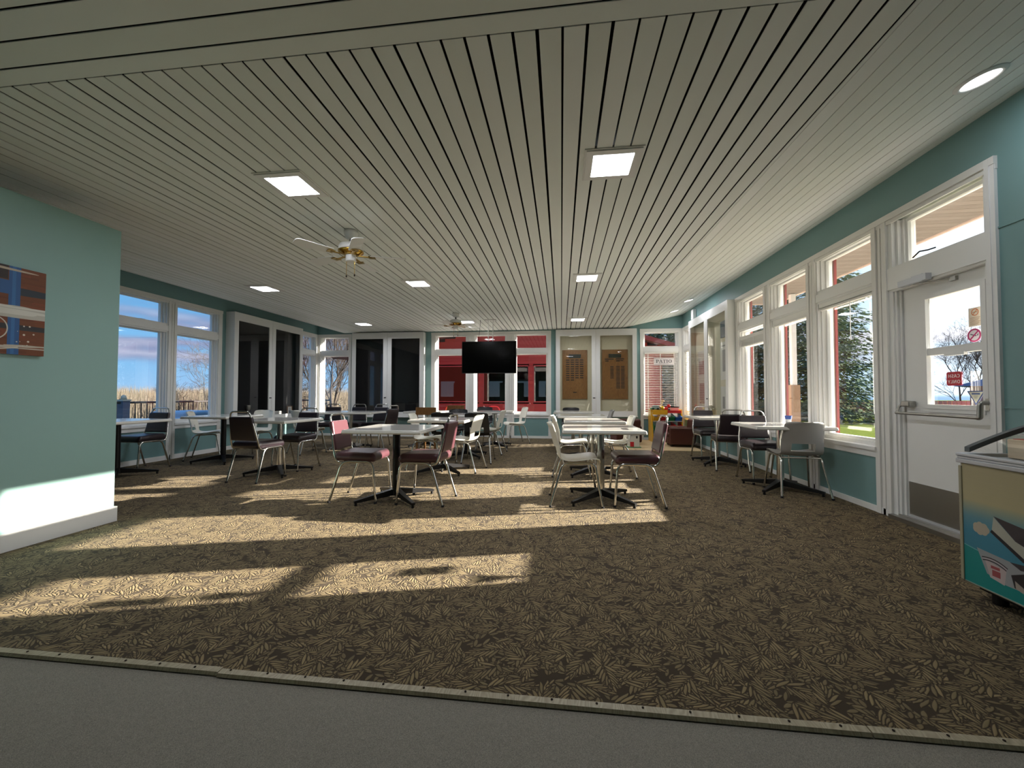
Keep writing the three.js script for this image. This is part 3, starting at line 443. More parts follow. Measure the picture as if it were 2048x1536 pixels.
{ // award boards: engraved plates on wood
  const plate = std(0x2a2018, 0.45), head = std(0x232a1c, 0.5);
  const make = (x0, x1, label, rows) => { const d = DB - 0.03, o = group('award_board', label, 'plaque', [(x0 + x1) / 2, 1.595, d], 0, 'wooden award boards'); const w = (x1 - x0) / 2; part(o, 'backboard', metricUV(rbox(-w, w, -0.61, 0.61, -0.008, 0.014, 0.006), 1.5), M.woodPlaque); part(o, 'title_plate', box(-0.15, 0.15, 0.405, 0.5, -0.012, -0.008), head, 'dark title plate'); part(o, 'name_plates', rows(w), plate).userData.kind = 'stuff'; return o; };
  make(0.03, 0.645, 'left award board with four even columns of dark name plates', () => { const g = []; for (let i = 0; i < 4; i++) for (let k = 0; k < (i < 2 ? 10 : 9); k++) g.push(box(-0.215 + i * 0.113, -0.13 + i * 0.113, 0.345 - k * 0.055, 0.372 - k * 0.055, -0.011, -0.008)); g.push(box(-0.045, 0.045, -0.455, -0.432, -0.011, -0.008)); return g; });
  make(1.0, 1.62, 'right award board with long uneven columns of dark name plates', () => { const g = [box(-0.24, -0.03, 0.36, 0.385, -0.011, -0.008), box(0.02, 0.22, 0.365, 0.39, -0.011, -0.008), box(-0.23, -0.15, 0.315, 0.34, -0.011, -0.008), box(0.03, 0.12, 0.315, 0.345, -0.011, -0.008), box(0.13, 0.2, 0.325, 0.345, -0.011, -0.008)]; for (let k = 0; k < 16; k++) { g.push(box(0.03, 0.12, 0.18 - k * 0.035, 0.2 - k * 0.035, -0.011, -0.008), box(0.145, 0.23, 0.18 - k * 0.035, 0.2 - k * 0.035, -0.011, -0.008)); if (k < 9) g.push(box(-0.11, -0.03, 0.18 - k * 0.035, 0.2 - k * 0.035, -0.011, -0.008)); } return g; });
}
{ // things inside the left cabinet
  const X = XL + 0.055;
  const f = group('picture_frame', 'small brown picture frame standing in the left black cabinet', 'frame', [X, 0.545, 9.02], Math.PI / 2 + 0.15);
  part(f, 'moulding', [box(-0.115, 0.115, 0, 0.02, -0.01, 0.01), box(-0.115, 0.115, 0.25, 0.27, -0.01, 0.01), box(-0.115, -0.095, 0.02, 0.25, -0.01, 0.01), box(0.095, 0.115, 0.02, 0.25, -0.01, 0.01)], M.wood);
  part(f, 'print', box(-0.095, 0.095, 0.02, 0.25, -0.002, 0.006), std(0xffffff, 0.6, { map: canvasTex(128, 160, (c) => { c.fillStyle = '#d9d7cd'; c.fillRect(0, 0, 128, 160); c.fillStyle = '#55606a'; c.fillRect(36, 56, 60, 62); c.fillStyle = '#8d8a80'; c.fillRect(40, 24, 50, 8); c.fillRect(44, 38, 42, 6); }) }));
  const n = new THREE.BoxGeometry(0.004, 0.16, 0.25); n.translate(X, 0.63, -8.62); thing('paper_notice', n, std(0xffffff, 0.7, { map: canvasTex(160, 100, (c) => { c.fillStyle = '#d3d2cb'; c.fillRect(0, 0, 160, 100); c.fillStyle = '#55544f'; for (let i = 0; i < 4; i++) c.fillRect(14, 16 + i * 20, 132 - (i % 2) * 30, 7); }) }), 'white paper notice with lines of print in the left black cabinet', 'notice');
  const tr = group('trophy', 'small dim trophy figure behind the glass of the left black cabinet', 'trophy', [X, 0.545, 7.72]); part(tr, 'plinth', box(-0.04, 0.04, 0, 0.1, -0.04, 0.04), M.black); part(tr, 'cup', lathe([[0.001, 0.1], [0.03, 0.1], [0.012, 0.14], [0.012, 0.18], [0.045, 0.24], [0.05, 0.32], [0.044, 0.32], [0.035, 0.25], [0.001, 0.2]], 0, 0, 0), M.steel);
}
{ // hanging papers in the right cabinet
  const X = XR - 0.03, sheet = (u0, u1, y0, y1, c, label) => { const g = new THREE.BoxGeometry(0.012, y1 - y0, u1 - u0); g.translate(X, (y0 + y1) / 2, -(u0 + u1) / 2); thing('display_sheet', g, c, label, 'display sheet', 'sheets in the right hand cabinet'); };
  const pr = (a, b, dark) => std(0xffffff, 0.6, { map: canvasTex(128, 192, (c) => { c.fillStyle = a; c.fillRect(0, 0, 128, 192); c.fillStyle = b; for (const q of dark) c.fillRect(...q); }) });
  sheet(7.36, 7.78, 2.12, 2.42, std(0x3c4850, 0.6), 'dark blue panel at the top of the picture cabinet');
  sheet(7.36, 7.8, 1.36, 2.04, pr('#c9cac0', '#7e807c', [[30, 40, 40, 110], [86, 60, 20, 70], [14, 16, 90, 8]]), 'pale printed sheet hung upper in the picture cabinet');
  sheet(7.36, 7.8, 0.66, 1.24, pr('#c4c7bd', '#6f726f', [[26, 60, 30, 70], [70, 40, 36, 110]]), 'pale printed sheet hung lower in the picture cabinet');
  sheet(8.5, 9.0, 0.66, 2.0, pr('#b4b0a4', '#8a6a60', [[12, 30, 104, 40], [20, 96, 84, 60]]), 'tall faded poster at the far end of the picture cabinet');
}
{ const o = group('wall_speaker', 'small white wall box with a hanging cable above the picture cabinet', 'speaker', [XR - 0.04, 2.74, 9.25]); part(o, 'case', rbox(-0.035, 0.035, 0, 0.22, -0.07, 0.07, 0.012), M.white); part(o, 'cable', cyl(0.004, 0.004, 0.08, 0.02, -0.08, 0, 6), M.white); }

// ---------- painting on the partition ----------
{
  const t = canvasTex(512, 512, (c) => {
    const R = rng(77); c.fillStyle = '#6d3a17'; c.fillRect(0, 0, 512, 512);
    const band = (y, h, col, n) => { c.fillStyle = col; for (let i = 0; i < n; i++) { const yy = y + R() * h, x = R() * 420 - 60, w = 120 + R() * 260; c.beginPath(); c.ellipse(x + w / 2, yy, w / 2, 3 + R() * 7, -0.03 + R() * 0.05, 0, 7); c.fill(); } };
    for (let i = 0; i < 160; i++) { c.fillStyle = ['#7d431b', '#5c2c10', '#70381a', '#843f22'][i % 4]; c.globalAlpha = 0.5; c.fillRect(R() * 512, R() * 512, 60 + R() * 120, 4 + R() * 12); } c.globalAlpha = 1;
    band(125, 35, '#26303a', 26); band(340, 20, '#2c2a2c', 12);
    c.fillStyle = '#2a1c16'; c.fillRect(230, 0, 110, 80);
    c.fillStyle = '#28578c'; c.fillRect(343, 0, 52, 512); c.fillRect(280, 85, 112, 80); c.fillStyle = '#356aa3'; c.fillRect(358, 0, 16, 512);
    band(225, 66, '#b9b6aa', 40); band(235, 40, '#d1cfc4', 16); band(15, 8, '#b8a894', 3); band(455, 26, '#b9b0a0', 5);
    c.strokeStyle = '#c9c2b4'; c.lineWidth = 6; c.beginPath(); c.arc(275, 365, 68, 0, 7); c.stroke(); c.beginPath(); c.moveTo(200, 470); c.bezierCurveTo(260, 500, 350, 480, 392, 468); c.stroke();
    c.fillStyle = '#cfc7b8'; for (let i = 0; i < 10; i++) { c.beginPath(); c.arc(380 + R() * 110, 340 + R() * 120, 2 + R() * 4, 0, 7); c.fill(); }
  });
  const g = new THREE.BoxGeometry(0.61, 0.61, 0.03); g.rotateY(Math.PI / 2); g.translate(XP + 0.015, 1.665, -2.225); thing('painting', g, std(0xffffff, 0.6, { map: t }), 'abstract rust brown and blue canvas on the partition wall', 'painting');
}

// ---------- tables ----------
function makeTable(name, { w = 0.78, l = 0.78, col = 'chrome' }) {
  const o = new THREE.Group(); o.name = name;
  const top = part(o, 'table_top', rbox(-w / 2, w / 2, 0.716, 0.747, -l / 2, l / 2, 0.012, 3), M.top);
  part(top, 'edge_band', [rbox(-w / 2 - 0.003, w / 2 + 0.003, 0.708, 0.735, -l / 2 - 0.003, l / 2 + 0.003, 0.010, 2)], M.topEdge);
  const cm = col === 'chrome' ? M.chrome : M.blackSteel;
  part(o, 'column', cyl(0.038, 0.038, 0.60, 0, 0.10, 0, 24), cm);
  part(o, 'top_plate', [box(-0.17, 0.17, 0.695, 0.708, -0.03, 0.03), box(-0.03, 0.03, 0.695, 0.708, -0.17, 0.17), cyl(0.06, 0.045, 0.012, 0, 0.684, 0, 20)], M.blackSteel);
  const hub = part(o, 'hub', cyl(0.055, 0.05, 0.065, 0, 0.05, 0, 20), M.blackSteel);
  for (const [sx, sd] of [[1, 1], [1, -1], [-1, 1], [-1, -1]]) {
    const e = 0.30, px = -sd * 0.7071, pd = sx * 0.7071, P = (r, k, y) => [sx * r + px * k, y, sd * r + pd * k];
    const f = part(o, 'foot', hexa([P(0.02, 0.03, 0.052), P(e, 0.016, 0.028), P(e, -0.016, 0.028), P(0.02, -0.03, 0.052)], [P(0.02, 0.03, 0.118), P(e, 0.016, 0.05), P(e, -0.016, 0.05), P(0.02, -0.03, 0.118)]), M.blackSteel);
    part(f, 'glide', cyl(0.014, 0.012, 0.032, sx * (e - 0.012), 0, sd * (e - 0.012), 12), M.blackSteel);
  }
  return o;
}
const protos = new Map();
function placeCopy(key, make, name, x, d, turn, label, category, grp) {
  let o; if (!protos.has(key)) { o = make(); protos.set(key, o); } else o = protos.get(key).clone();
  o.name = numbered(name); o.position.set(x, 0, -d); o.rotation.y = turn; scene.add(o); o.userData = {}; return tag(o, label, category, grp);
}
const table = (col, x, d, label, turn = 0, size) => placeCopy('table' + col + (size ?? ''), () => makeTable('dining_table', { col, ...(size ? { w: 1.14, l: 0.78 } : {}) }), 'dining_table', x, d, turn, label, 'table', 'pedestal dining tables');
table('chrome', 0.405, 4.30, 'nearest table of the right row, on a chrome column');
table('chrome', 0.43, 5.67, 'second table of the right row, between two white shell chairs');
table('chrome', 0.33, 6.95, 'third table of the right row');
table('chrome', 0.24, 8.40, 'farthest table of the right row, before the award boards');
table('black', -1.70, 4.05, 'nearest table of the middle row, glossy top on a black column between two burgundy chairs');
table('black', -1.65, 5.60, 'second table of the middle row, with white shell chairs left and right');
table('black', -1.66, 7.02, 'third table of the middle row, with two black chairs on the near side');
table('chrome', -1.38, 8.42, 'table close to the end wall below the television');
table('chrome', -2.80, 8.30, 'table between the two wooden chairs');
table('chrome', -3.87, 5.20, 'table on a bright column before the left wall cabinet', -0.06);
table('black', -5.80, 4.68, 'table at the left window half hidden by the partition');
table('black', -5.44, 5.98, 'table with a black column at the second left window');
table('chrome', -4.20, 7.72, 'wide table in the far left corner', 0.03, 'wide');
table('chrome', 2.50, 5.02, 'nearest table at the right windows', -0.05);
table('chrome', 2.46, 6.79, 'farther table at the right windows, near the armchair');

// ---------- padded chrome chairs ----------
function makePadded(mat) {
  const o = new THREE.Group(), P = (x, y, z) => new THREE.Vector3(x, y, z);
  // seat cushion: domed slab
  const seat = new RoundedBoxGeometry(0.43, 0.09, 0.42, 5, 0.043), p = seat.attributes.position;
  for (let i = 0; i < p.count; i++) { const x = p.getX(i), y = p.getY(i), z = p.getZ(i); if (y > 0) p.setY(i, y + 0.022 * (1 - (x / 0.215) ** 2) * (1 - (z / 0.21) ** 2)); if (x > 0.1) p.setY(i, p.getY(i) - (x - 0.1) ** 2 * 1.1); p.setZ(i, z * (1 + 0.05 * x / 0.2)); }
  seat.computeVertexNormals(); seat.translate(0.01, 0.458, 0); part(o, 'seat', seat, mat);
  // backrest: trapezoid cushion, leaning
  const back = new RoundedBoxGeometry(0.042, 0.30, 0.38, 3, 0.018), q = back.attributes.position;
  for (let i = 0; i < q.count; i++) { const y = q.getY(i); q.setZ(i, q.getZ(i) * (0.95 - 0.28 * (y + 0.15) / 0.9)); q.setX(i, q.getX(i) + (q.getX(i) > 0 ? 0.012 : -0.004) * (1 - (q.getZ(i) / 0.19) ** 2) * (1 - (y / 0.15) ** 2)); }
  back.computeVertexNormals(); back.rotateZ(0.19); back.translate(-0.238, 0.665, 0); part(o, 'backrest', back, mat);
  const w = 0.195, wt = 0.135;
  part(o, 'back_frame', bent([P(0.02, 0.405, w), P(-0.175, 0.40, w), P(-0.205, 0.50, w), P(-0.283, 0.875, wt), P(-0.283, 0.875, -wt), P(-0.205, 0.50, -w), P(-0.175, 0.40, -w), P(0.02, 0.405, -w)], 0.0105, 0.055, 8), M.chrome);
  for (const s of [1, -1]) {
    const l1 = part(o, 'leg', bent([P(-0.245, 0, s * 0.212), P(-0.115, 0.412, s * 0.204), P(0.05, 0.412, s * 0.204)], 0.0125, 0.07, 8), M.chrome), l2 = part(o, 'leg', bent([P(0.05, 0.412, s * 0.204), P(0.20, 0.412, s * 0.204), P(0.235, 0, s * 0.212)], 0.0125, 0.07, 8), M.chrome);
    part(l1, 'leg_cap', cyl(0.015, 0.015, 0.02, -0.244, 0, -s * 0.212, 10), M.rubber); part(l2, 'leg_cap', cyl(0.015, 0.015, 0.02, 0.234, 0, -s * 0.212, 10), M.rubber);
  }
  for (const x of [0.15, -0.1]) part(o, 'seat_rail', polyTube([P(x, 0.408, 0.2), P(x, 0.408, -0.2)], 0.009, 8), M.chrome);
  return o;
}
// ---------- one piece shell chairs ----------
function shellGeometry() {
  const prof = new THREE.CatmullRomCurve3([[0.235, 0.415], [0.222, 0.438], [0.17, 0.447], [0.05, 0.432], [-0.07, 0.425], [-0.145, 0.445], [-0.19, 0.51], [-0.215, 0.60], [-0.243, 0.70], [-0.268, 0.775], [-0.282, 0.80]].map(([x, y]) => new THREE.Vector3(x, y, 0)));
  const NS = 30, NT = 18, T = 0.0045, rows = [];
  const S = []; for (let i = 0; i <= NS; i++) S.push(i / NS); const tt = []; for (let j = 0; j <= NT; j++) tt.push(-1 + 2 * j / NT);
  const halfW = (s) => { const base = s < 0.55 ? 0.200 + 0.018 * Math.sin(Math.min(1, s / 0.5) * Math.PI) : 0.205 - 0.025 * ((s - 0.55) / 0.45); const e0 = Math.min(1, s / 0.07), e1 = Math.min(1, (1 - s) / 0.12); return base * (0.84 + 0.16 * Math.sqrt(1 - (1 - e0) ** 2)) * (0.62 + 0.38 * Math.sqrt(1 - (1 - e1) ** 2)); };
  const mid = S.map((s) => S.map((t) => 0) && tt.map((t) => { const p = prof.getPoint(s), w = halfW(s), back = THREE.MathUtils.smoothstep(s, 0.45, 0.68), k = t * t; return new THREE.Vector3(p.x + back * 0.052 * k, p.y + (1 - back) * 0.020 * k * (s > 0.1 ? 1 : s * 10), t * w); }));
  const nor = mid.map((r, i) => r.map((p, j) => { const a = mid[Math.min(NS, i + 1)][j].clone().sub(mid[Math.max(0, i - 1)][j]), b = mid[i][Math.min(NT, j + 1)].clone().sub(mid[i][Math.max(0, j - 1)]); return b.cross(a).normalize(); }));
  const hole = (i, j) => { const s = (i + 0.5) / NS, t = (j + 0.5) / NT * 2 - 1; return s > 0.56 && s < 0.66 && Math.abs(t) < 0.56; };
  const pos = [], quad = (a, b, c, d) => { for (const p of [a, b, c, a, c, d]) pos.push(p.x, p.y, p.z); };
  const F = (i, j) => mid[i][j].clone().addScaledVector(nor[i][j], T), B = (i, j) => mid[i][j].clone().addScaledVector(nor[i][j], -T);
  const solid = (i, j) => i >= 0 && j >= 0 && i < NS && j < NT && !hole(i, j);
  for (let i = 0; i < NS; i++) for (let j = 0; j < NT; j++) {
    if (!solid(i, j)) continue;
    quad(F(i, j), F(i, j + 1), F(i + 1, j + 1), F(i + 1, j)); quad(B(i, j), B(i + 1, j), B(i + 1, j + 1), B(i, j + 1));
    if (!solid(i - 1, j)) quad(B(i, j), B(i, j + 1), F(i, j + 1), F(i, j)); if (!solid(i + 1, j)) quad(F(i + 1, j), F(i + 1, j + 1), B(i + 1, j + 1), B(i + 1, j));
    if (!solid(i, j - 1)) quad(F(i, j), F(i + 1, j), B(i + 1, j), B(i, j)); if (!solid(i, j + 1)) quad(B(i, j + 1), B(i + 1, j + 1), F(i + 1, j + 1), F(i, j + 1));
  }
  const g = new THREE.BufferGeometry(); g.setAttribute('position', new THREE.Float32BufferAttribute(pos, 3)); g.computeVertexNormals(); return toCreasedNormals(g, 0.7);
}
const shellGeo = shellGeometry();
function makeShell(mat) {
  const o = new THREE.Group(), P = (x, y, z) => new THREE.Vector3(x, y, z);
  part(o, 'shell', shellGeo, mat);
  for (const s of [1, -1]) {
    const l1 = part(o, 'leg', bent([P(-0.25, 0, s * 0.235), P(-0.13, 0.412, s * 0.19), P(0.03, 0.417, s * 0.185)], 0.0115, 0.06, 8), M.chrome), l2 = part(o, 'leg', bent([P(0.03, 0.417, s * 0.185), P(0.18, 0.422, s * 0.19), P(0.25, 0, s * 0.235)], 0.0115, 0.06, 8), M.chrome);
    part(l1, 'leg_cap', cyl(0.014, 0.014, 0.018, -0.249, 0, -s * 0.235, 10), M.rubber); part(l2, 'leg_cap', cyl(0.014, 0.014, 0.018, 0.249, 0, -s * 0.235, 10), M.rubber);
  }
  for (const [x, y] of [[-0.115, 0.408], [0.14, 0.414]]) part(o, 'cross_bar', polyTube([P(x, y, 0.19), P(x, y, -0.19)], 0.008, 8), M.chrome);
  return o;
}
const DEG = Math.PI / 180;   // turn 0 faces right, 90 faces the end wall, 180 faces left, -90 faces the viewer
const padded = (x, d, turn, label, mat = 'vinyl') => placeCopy('padded' + mat, () => makePadded(M[mat]), 'padded_chair', x, d, turn * DEG, label, 'chair', 'chrome chairs with padded vinyl');
const shell = (x, d, turn, label, mat = 'shellWhite') => placeCopy('shell' + mat, () => makeShell(M[mat]), 'shell_chair', x, d, turn * DEG, label, 'chair', 'one piece plastic shell chairs');
padded(-2.08, 4.06, 3, 'burgundy padded chrome chair on the left of the nearest middle table');
padded(-1.37, 4.05, 177, 'burgundy padded chrome chair on the right of the nearest middle table');
padded(0.745, 4.24, 180, 'brown padded chrome chair on the right of the nearest right row table');
padded(-3.86, 4.78, 86, 'dark padded chair with its back to the viewer before the left cabinet', 'vinylDark');
padded(-3.88, 5.57, -94, 'dark padded chair facing the viewer beyond the bright column table', 'vinylDark');
padded(-6.06, 5.22, -90, 'dark padded chair under the left window next to the partition', 'vinylDark');
padded(-6.0, 4.42, 90, 'dark padded chair mostly hidden behind the partition edge', 'vinylDark');
padded(-4.98, 8.22, -80, 'dark padded chair leftmost behind the wide corner table', 'vinylDark');
padded(-4.42, 8.22, -90, 'dark padded chair in the middle behind the wide corner table', 'vinylDark');
padded(-3.92, 8.20, -95, 'dark padded chair rightmost behind the wide corner table', 'vinylDark');
padded(-3.50, 7.62, 165, 'dark padded chair at the right end of the wide corner table', 'vinylDark');
padded(2.53, 5.50, -90, 'brown padded chair beyond the nearest right window table', 'vinylDark');
padded(2.45, 6.32, 80, 'brown padded chair with its back to the viewer at the farther right window table', 'vinylDark');
padded(2.52, 7.34, -88, 'brown padded chair beyond the farther right window table', 'vinylDark');
shell(0.135, 4.20, 2, 'white shell chair on the left of the nearest right row table');
shell(0.13, 5.62, 0, 'white shell chair on the left of the second right row table');
shell(0.72, 5.66, 180, 'white shell chair on the right of the second right row table');
shell(-1.98, 5.85, 5, 'white shell chair on the left of the second middle table');
shell(-1.385, 5.76, 172, 'white shell chair on the right of the second middle table, sunlit back');
shell(-6.0, 6.24, 32, 'pale shell chair at the left of the table by the second left window', 'shellWhite');
shell(-5.40, 6.62, -88, 'pale shell chair facing the viewer by the left wall cabinet', 'shellWhite');
shell(-4.72, 7.08, 62, 'white shell chair with its back to the viewer at the wide corner table');
shell(-1.30, 7.50, 176, 'white shell chair on the right of the third middle table');
shell(-1.02, 9.15, 205, 'white shell chair nearest the end wall windows under the television');
shell(2.57, 4.84, 84, 'white shell chair greyed as if in shade, with its back to the viewer at the nearest right window table', 'shellGrey');  // white plastic; the grey colour stands in for shade on it
shell(0.72, 7.85, 180, 'grey shell chair on the right side between the last right row tables', 'shellGrey');
shell(-1.34, 6.52, 92, 'black shell chair, right one of two on the near side of the third middle table', 'shellBlack');
shell(-1.90, 6.55, 88, 'black shell chair, left one of two on the near side of the third middle table', 'shellBlack');
shell(-2.02, 7.62, -90, 'black shell chair on the far side of the third middle table', 'shellBlack');
shell(0.22, 9.02, -90, 'black shell chair between the farthest right row table and the award boards', 'shellBlack');
shell(-1.80, 9.22, -88, 'black shell chair against the end wall below the television', 'shellBlack');

// ---------- wooden chairs ----------
function makeWooden() {
  const o = new THREE.Group(), B = (x0, x1, y0, y1, z0, z1) => metricUV(rbox(x0, x1, y0, y1, z0, z1, 0.005, 1), 2);
  part(o, 'seat', B(-0.2, 0.22, 0.43, 0.455, -0.2, 0.2), M.wood);
  for (const s of [-1, 1]) { part(o, 'leg', B(0.17, 0.205, 0, 0.43, s * 0.18 - 0.018, s * 0.18 + 0.018), M.wood); part(o, 'leg', metricUV(hexa([[-0.24, 0, s * 0.18 - 0.018], [-0.205, 0, s * 0.18 - 0.018], [-0.205, 0, s * 0.18 + 0.018], [-0.24, 0, s * 0.18 + 0.018]], [[-0.255, 0.83, s * 0.18 - 0.015], [-0.225, 0.83, s * 0.18 - 0.015], [-0.225, 0.83, s * 0.18 + 0.015], [-0.255, 0.83, s * 0.18 + 0.015]]), 2), M.wood); }
  part(o, 'top_rail', B(-0.26, -0.222, 0.70, 0.845, -0.2, 0.2), M.wood); part(o, 'back_slat', B(-0.245, -0.222, 0.56, 0.62, -0.17, 0.17), M.wood); part(o, 'stretcher', B(-0.21, 0.18, 0.2, 0.225, -0.19, -0.165), M.wood);
  return o;
}
placeCopy('wooden', makeWooden, 'wooden_chair', -2.56, 7.74, 88 * DEG, 'light wooden chair on the near side of the table left of the television', 'chair', 'light wooden chairs');
placeCopy('wooden', makeWooden, 'wooden_chair', -2.42, 8.88, -92 * DEG, 'light wooden chair on the far side of the table left of the television', 'chair', 'light wooden chairs');

// ---------- play corner ----------
{
  const t = canvasTex(512, 512, (c) => { const R = rng(91), cols = ['#c9b48c', '#d2b98f', '#b7a27c', '#c4a07c', '#a9a888', '#cbb58a', '#b98f74']; c.fillStyle = '#c6b088'; c.fillRect(0, 0, 512, 512); for (let i = 0; i < 420; i++) { c.fillStyle = cols[i % 7]; c.globalAlpha = 0.7; c.save(); c.translate(R() * 512, R() * 512); c.rotate(R() * 6); c.fillRect(-14, -5, 18 + R() * 34, 6 + R() * 14); c.restore(); } });
  thing('play_rug', metricUV(rbox(0.98, 2.74, 0, 0.012, 8.20, 10.08, 0.004, 1), 0.6), std(0xffffff, 0.95, { map: t }), 'tan patterned play rug in the toy corner', 'rug');
}
function armchair(x, d, turn, label) {
  return placeCopy('armchair', () => {
    const o = new THREE.Group();
    part(o, 'base', rbox(-0.22, 0.26, 0.05, 0.2, -0.2, 0.2, 0.02, 3), M.leather); part(o, 'seat_cushion', rbox(-0.18, 0.275, 0.195, 0.285, -0.165, 0.165, 0.03, 3), M.leather);
    for (const s of [-1, 1]) part(o, 'arm', rbox(-0.24, 0.25, 0.05, 0.40, s * 0.225 - 0.055, s * 0.225 + 0.055, 0.03, 3), M.leather);
    const b = new RoundedBoxGeometry(0.13, 0.50, 0.46, 3, 0.045); b.rotateZ(0.14); b.translate(-0.24, 0.315, 0); part(o, 'backrest', b, M.leather);
    for (const [a, s] of [[0.2, 1], [0.2, -1], [-0.22, 1], [-0.22, -1]]) part(o, 'leg', cyl(0.018, 0.024, 0.055, a, 0, s * 0.2, 12), M.barkDark);
    return o;
  }, 'child_armchair', x, d, turn * DEG, label, 'armchair', 'small brown armchairs');
}
armchair(2.49, 8.98, 176, 'small brown leather armchair beside the toy rack, facing left').position.y = 0.012;
armchair(1.42, 9.24, 80, 'small brown leather armchair behind the right table row, turned to the end wall').position.y = 0.012;
{ // toy rack with sloping bins
  const o = group('toy_rack', 'yellow and red plastic toy rack with sloping coloured bins', 'toy rack', [2.42, 0.012, 9.84]), Y = std(0xd9a41c, 0.35), Rd = std(0xc11f24, 0.32), Gn = std(0x14814a, 0.32), Bl = std(0x1e5fae, 0.32), Wh = std(0xd8d6cf, 0.4), col = { Y, Rd, Gn, Bl };
  for (const s of [-1, 1]) part(o, 'side_panel', hexa([[s * 0.335 - 0.015, 0, -0.24], [s * 0.335 + 0.015, 0, -0.24], [s * 0.335 + 0.015, 0, 0.2], [s * 0.335 - 0.015, 0, 0.2]], [[s * 0.335 - 0.015, 0.74, -0.06], [s * 0.335 + 0.015, 0.74, -0.06], [s * 0.335 + 0.015, 0.74, 0.2], [s * 0.335 - 0.015, 0.74, 0.2]]), Y);
  part(o, 'top_shelf', [box(-0.32, 0.02, 0.70, 0.73, -0.1, 0.2), box(-0.32, 0.02, 0.62, 0.73, -0.11, -0.095)], Y); part(o, 'top_shelf', [box(0.02, 0.32, 0.66, 0.70, -0.12, 0.2), box(0.02, 0.32, 0.66, 0.72, -0.13, -0.115)], Rd);
  const bin = (x0, x1, y, m) => { const f = -0.2 - (0.62 - y) * 0.1, a = 0.012, g = [hexa([[x0, y, f + 0.03], [x1, y, f + 0.03], [x1, y + 0.05, 0.1], [x0, y + 0.05, 0.1]], [[x0, y + a, f + 0.03], [x1, y + a, f + 0.03], [x1, y + 0.05 + a, 0.1], [x0, y + 0.05 + a, 0.1]]), hexa([[x0, y, f + 0.03], [x1, y, f + 0.03], [x1, y, f + 0.045], [x0, y, f + 0.045]], [[x0, y + 0.11, f - 0.03], [x1, y + 0.11, f - 0.03], [x1, y + 0.11, f - 0.016], [x0, y + 0.11, f - 0.016]])]; for (const x of [x0, x1 - a]) g.push(hexa([[x, y, f + 0.03], [x + a, y, f + 0.03], [x + a, y + 0.05, 0.1], [x, y + 0.05, 0.1]], [[x, y + 0.11, f - 0.03], [x + a, y + 0.11, f - 0.03], [x + a, y + 0.18, 0.1], [x, y + 0.18, 0.1]])); part(o, 'bin', g, m); };
  for (const [row, cs] of [[0.46, ['Y', 'Rd', 'Gn', 'Bl']], [0.27, ['Gn', 'Gn', 'Rd', 'Rd']], [0.06, ['Bl', 'Y', 'Bl', 'Bl']]]) { cs.forEach((k, i) => bin(-0.315 + i * 0.158, -0.165 + i * 0.158, row, col[k])); part(o, 'rail', [polyTube([v3(-0.32, row + 0.015, -0.2), v3(0.32, row + 0.015, -0.2)], 0.008, 8)], Wh); }
}
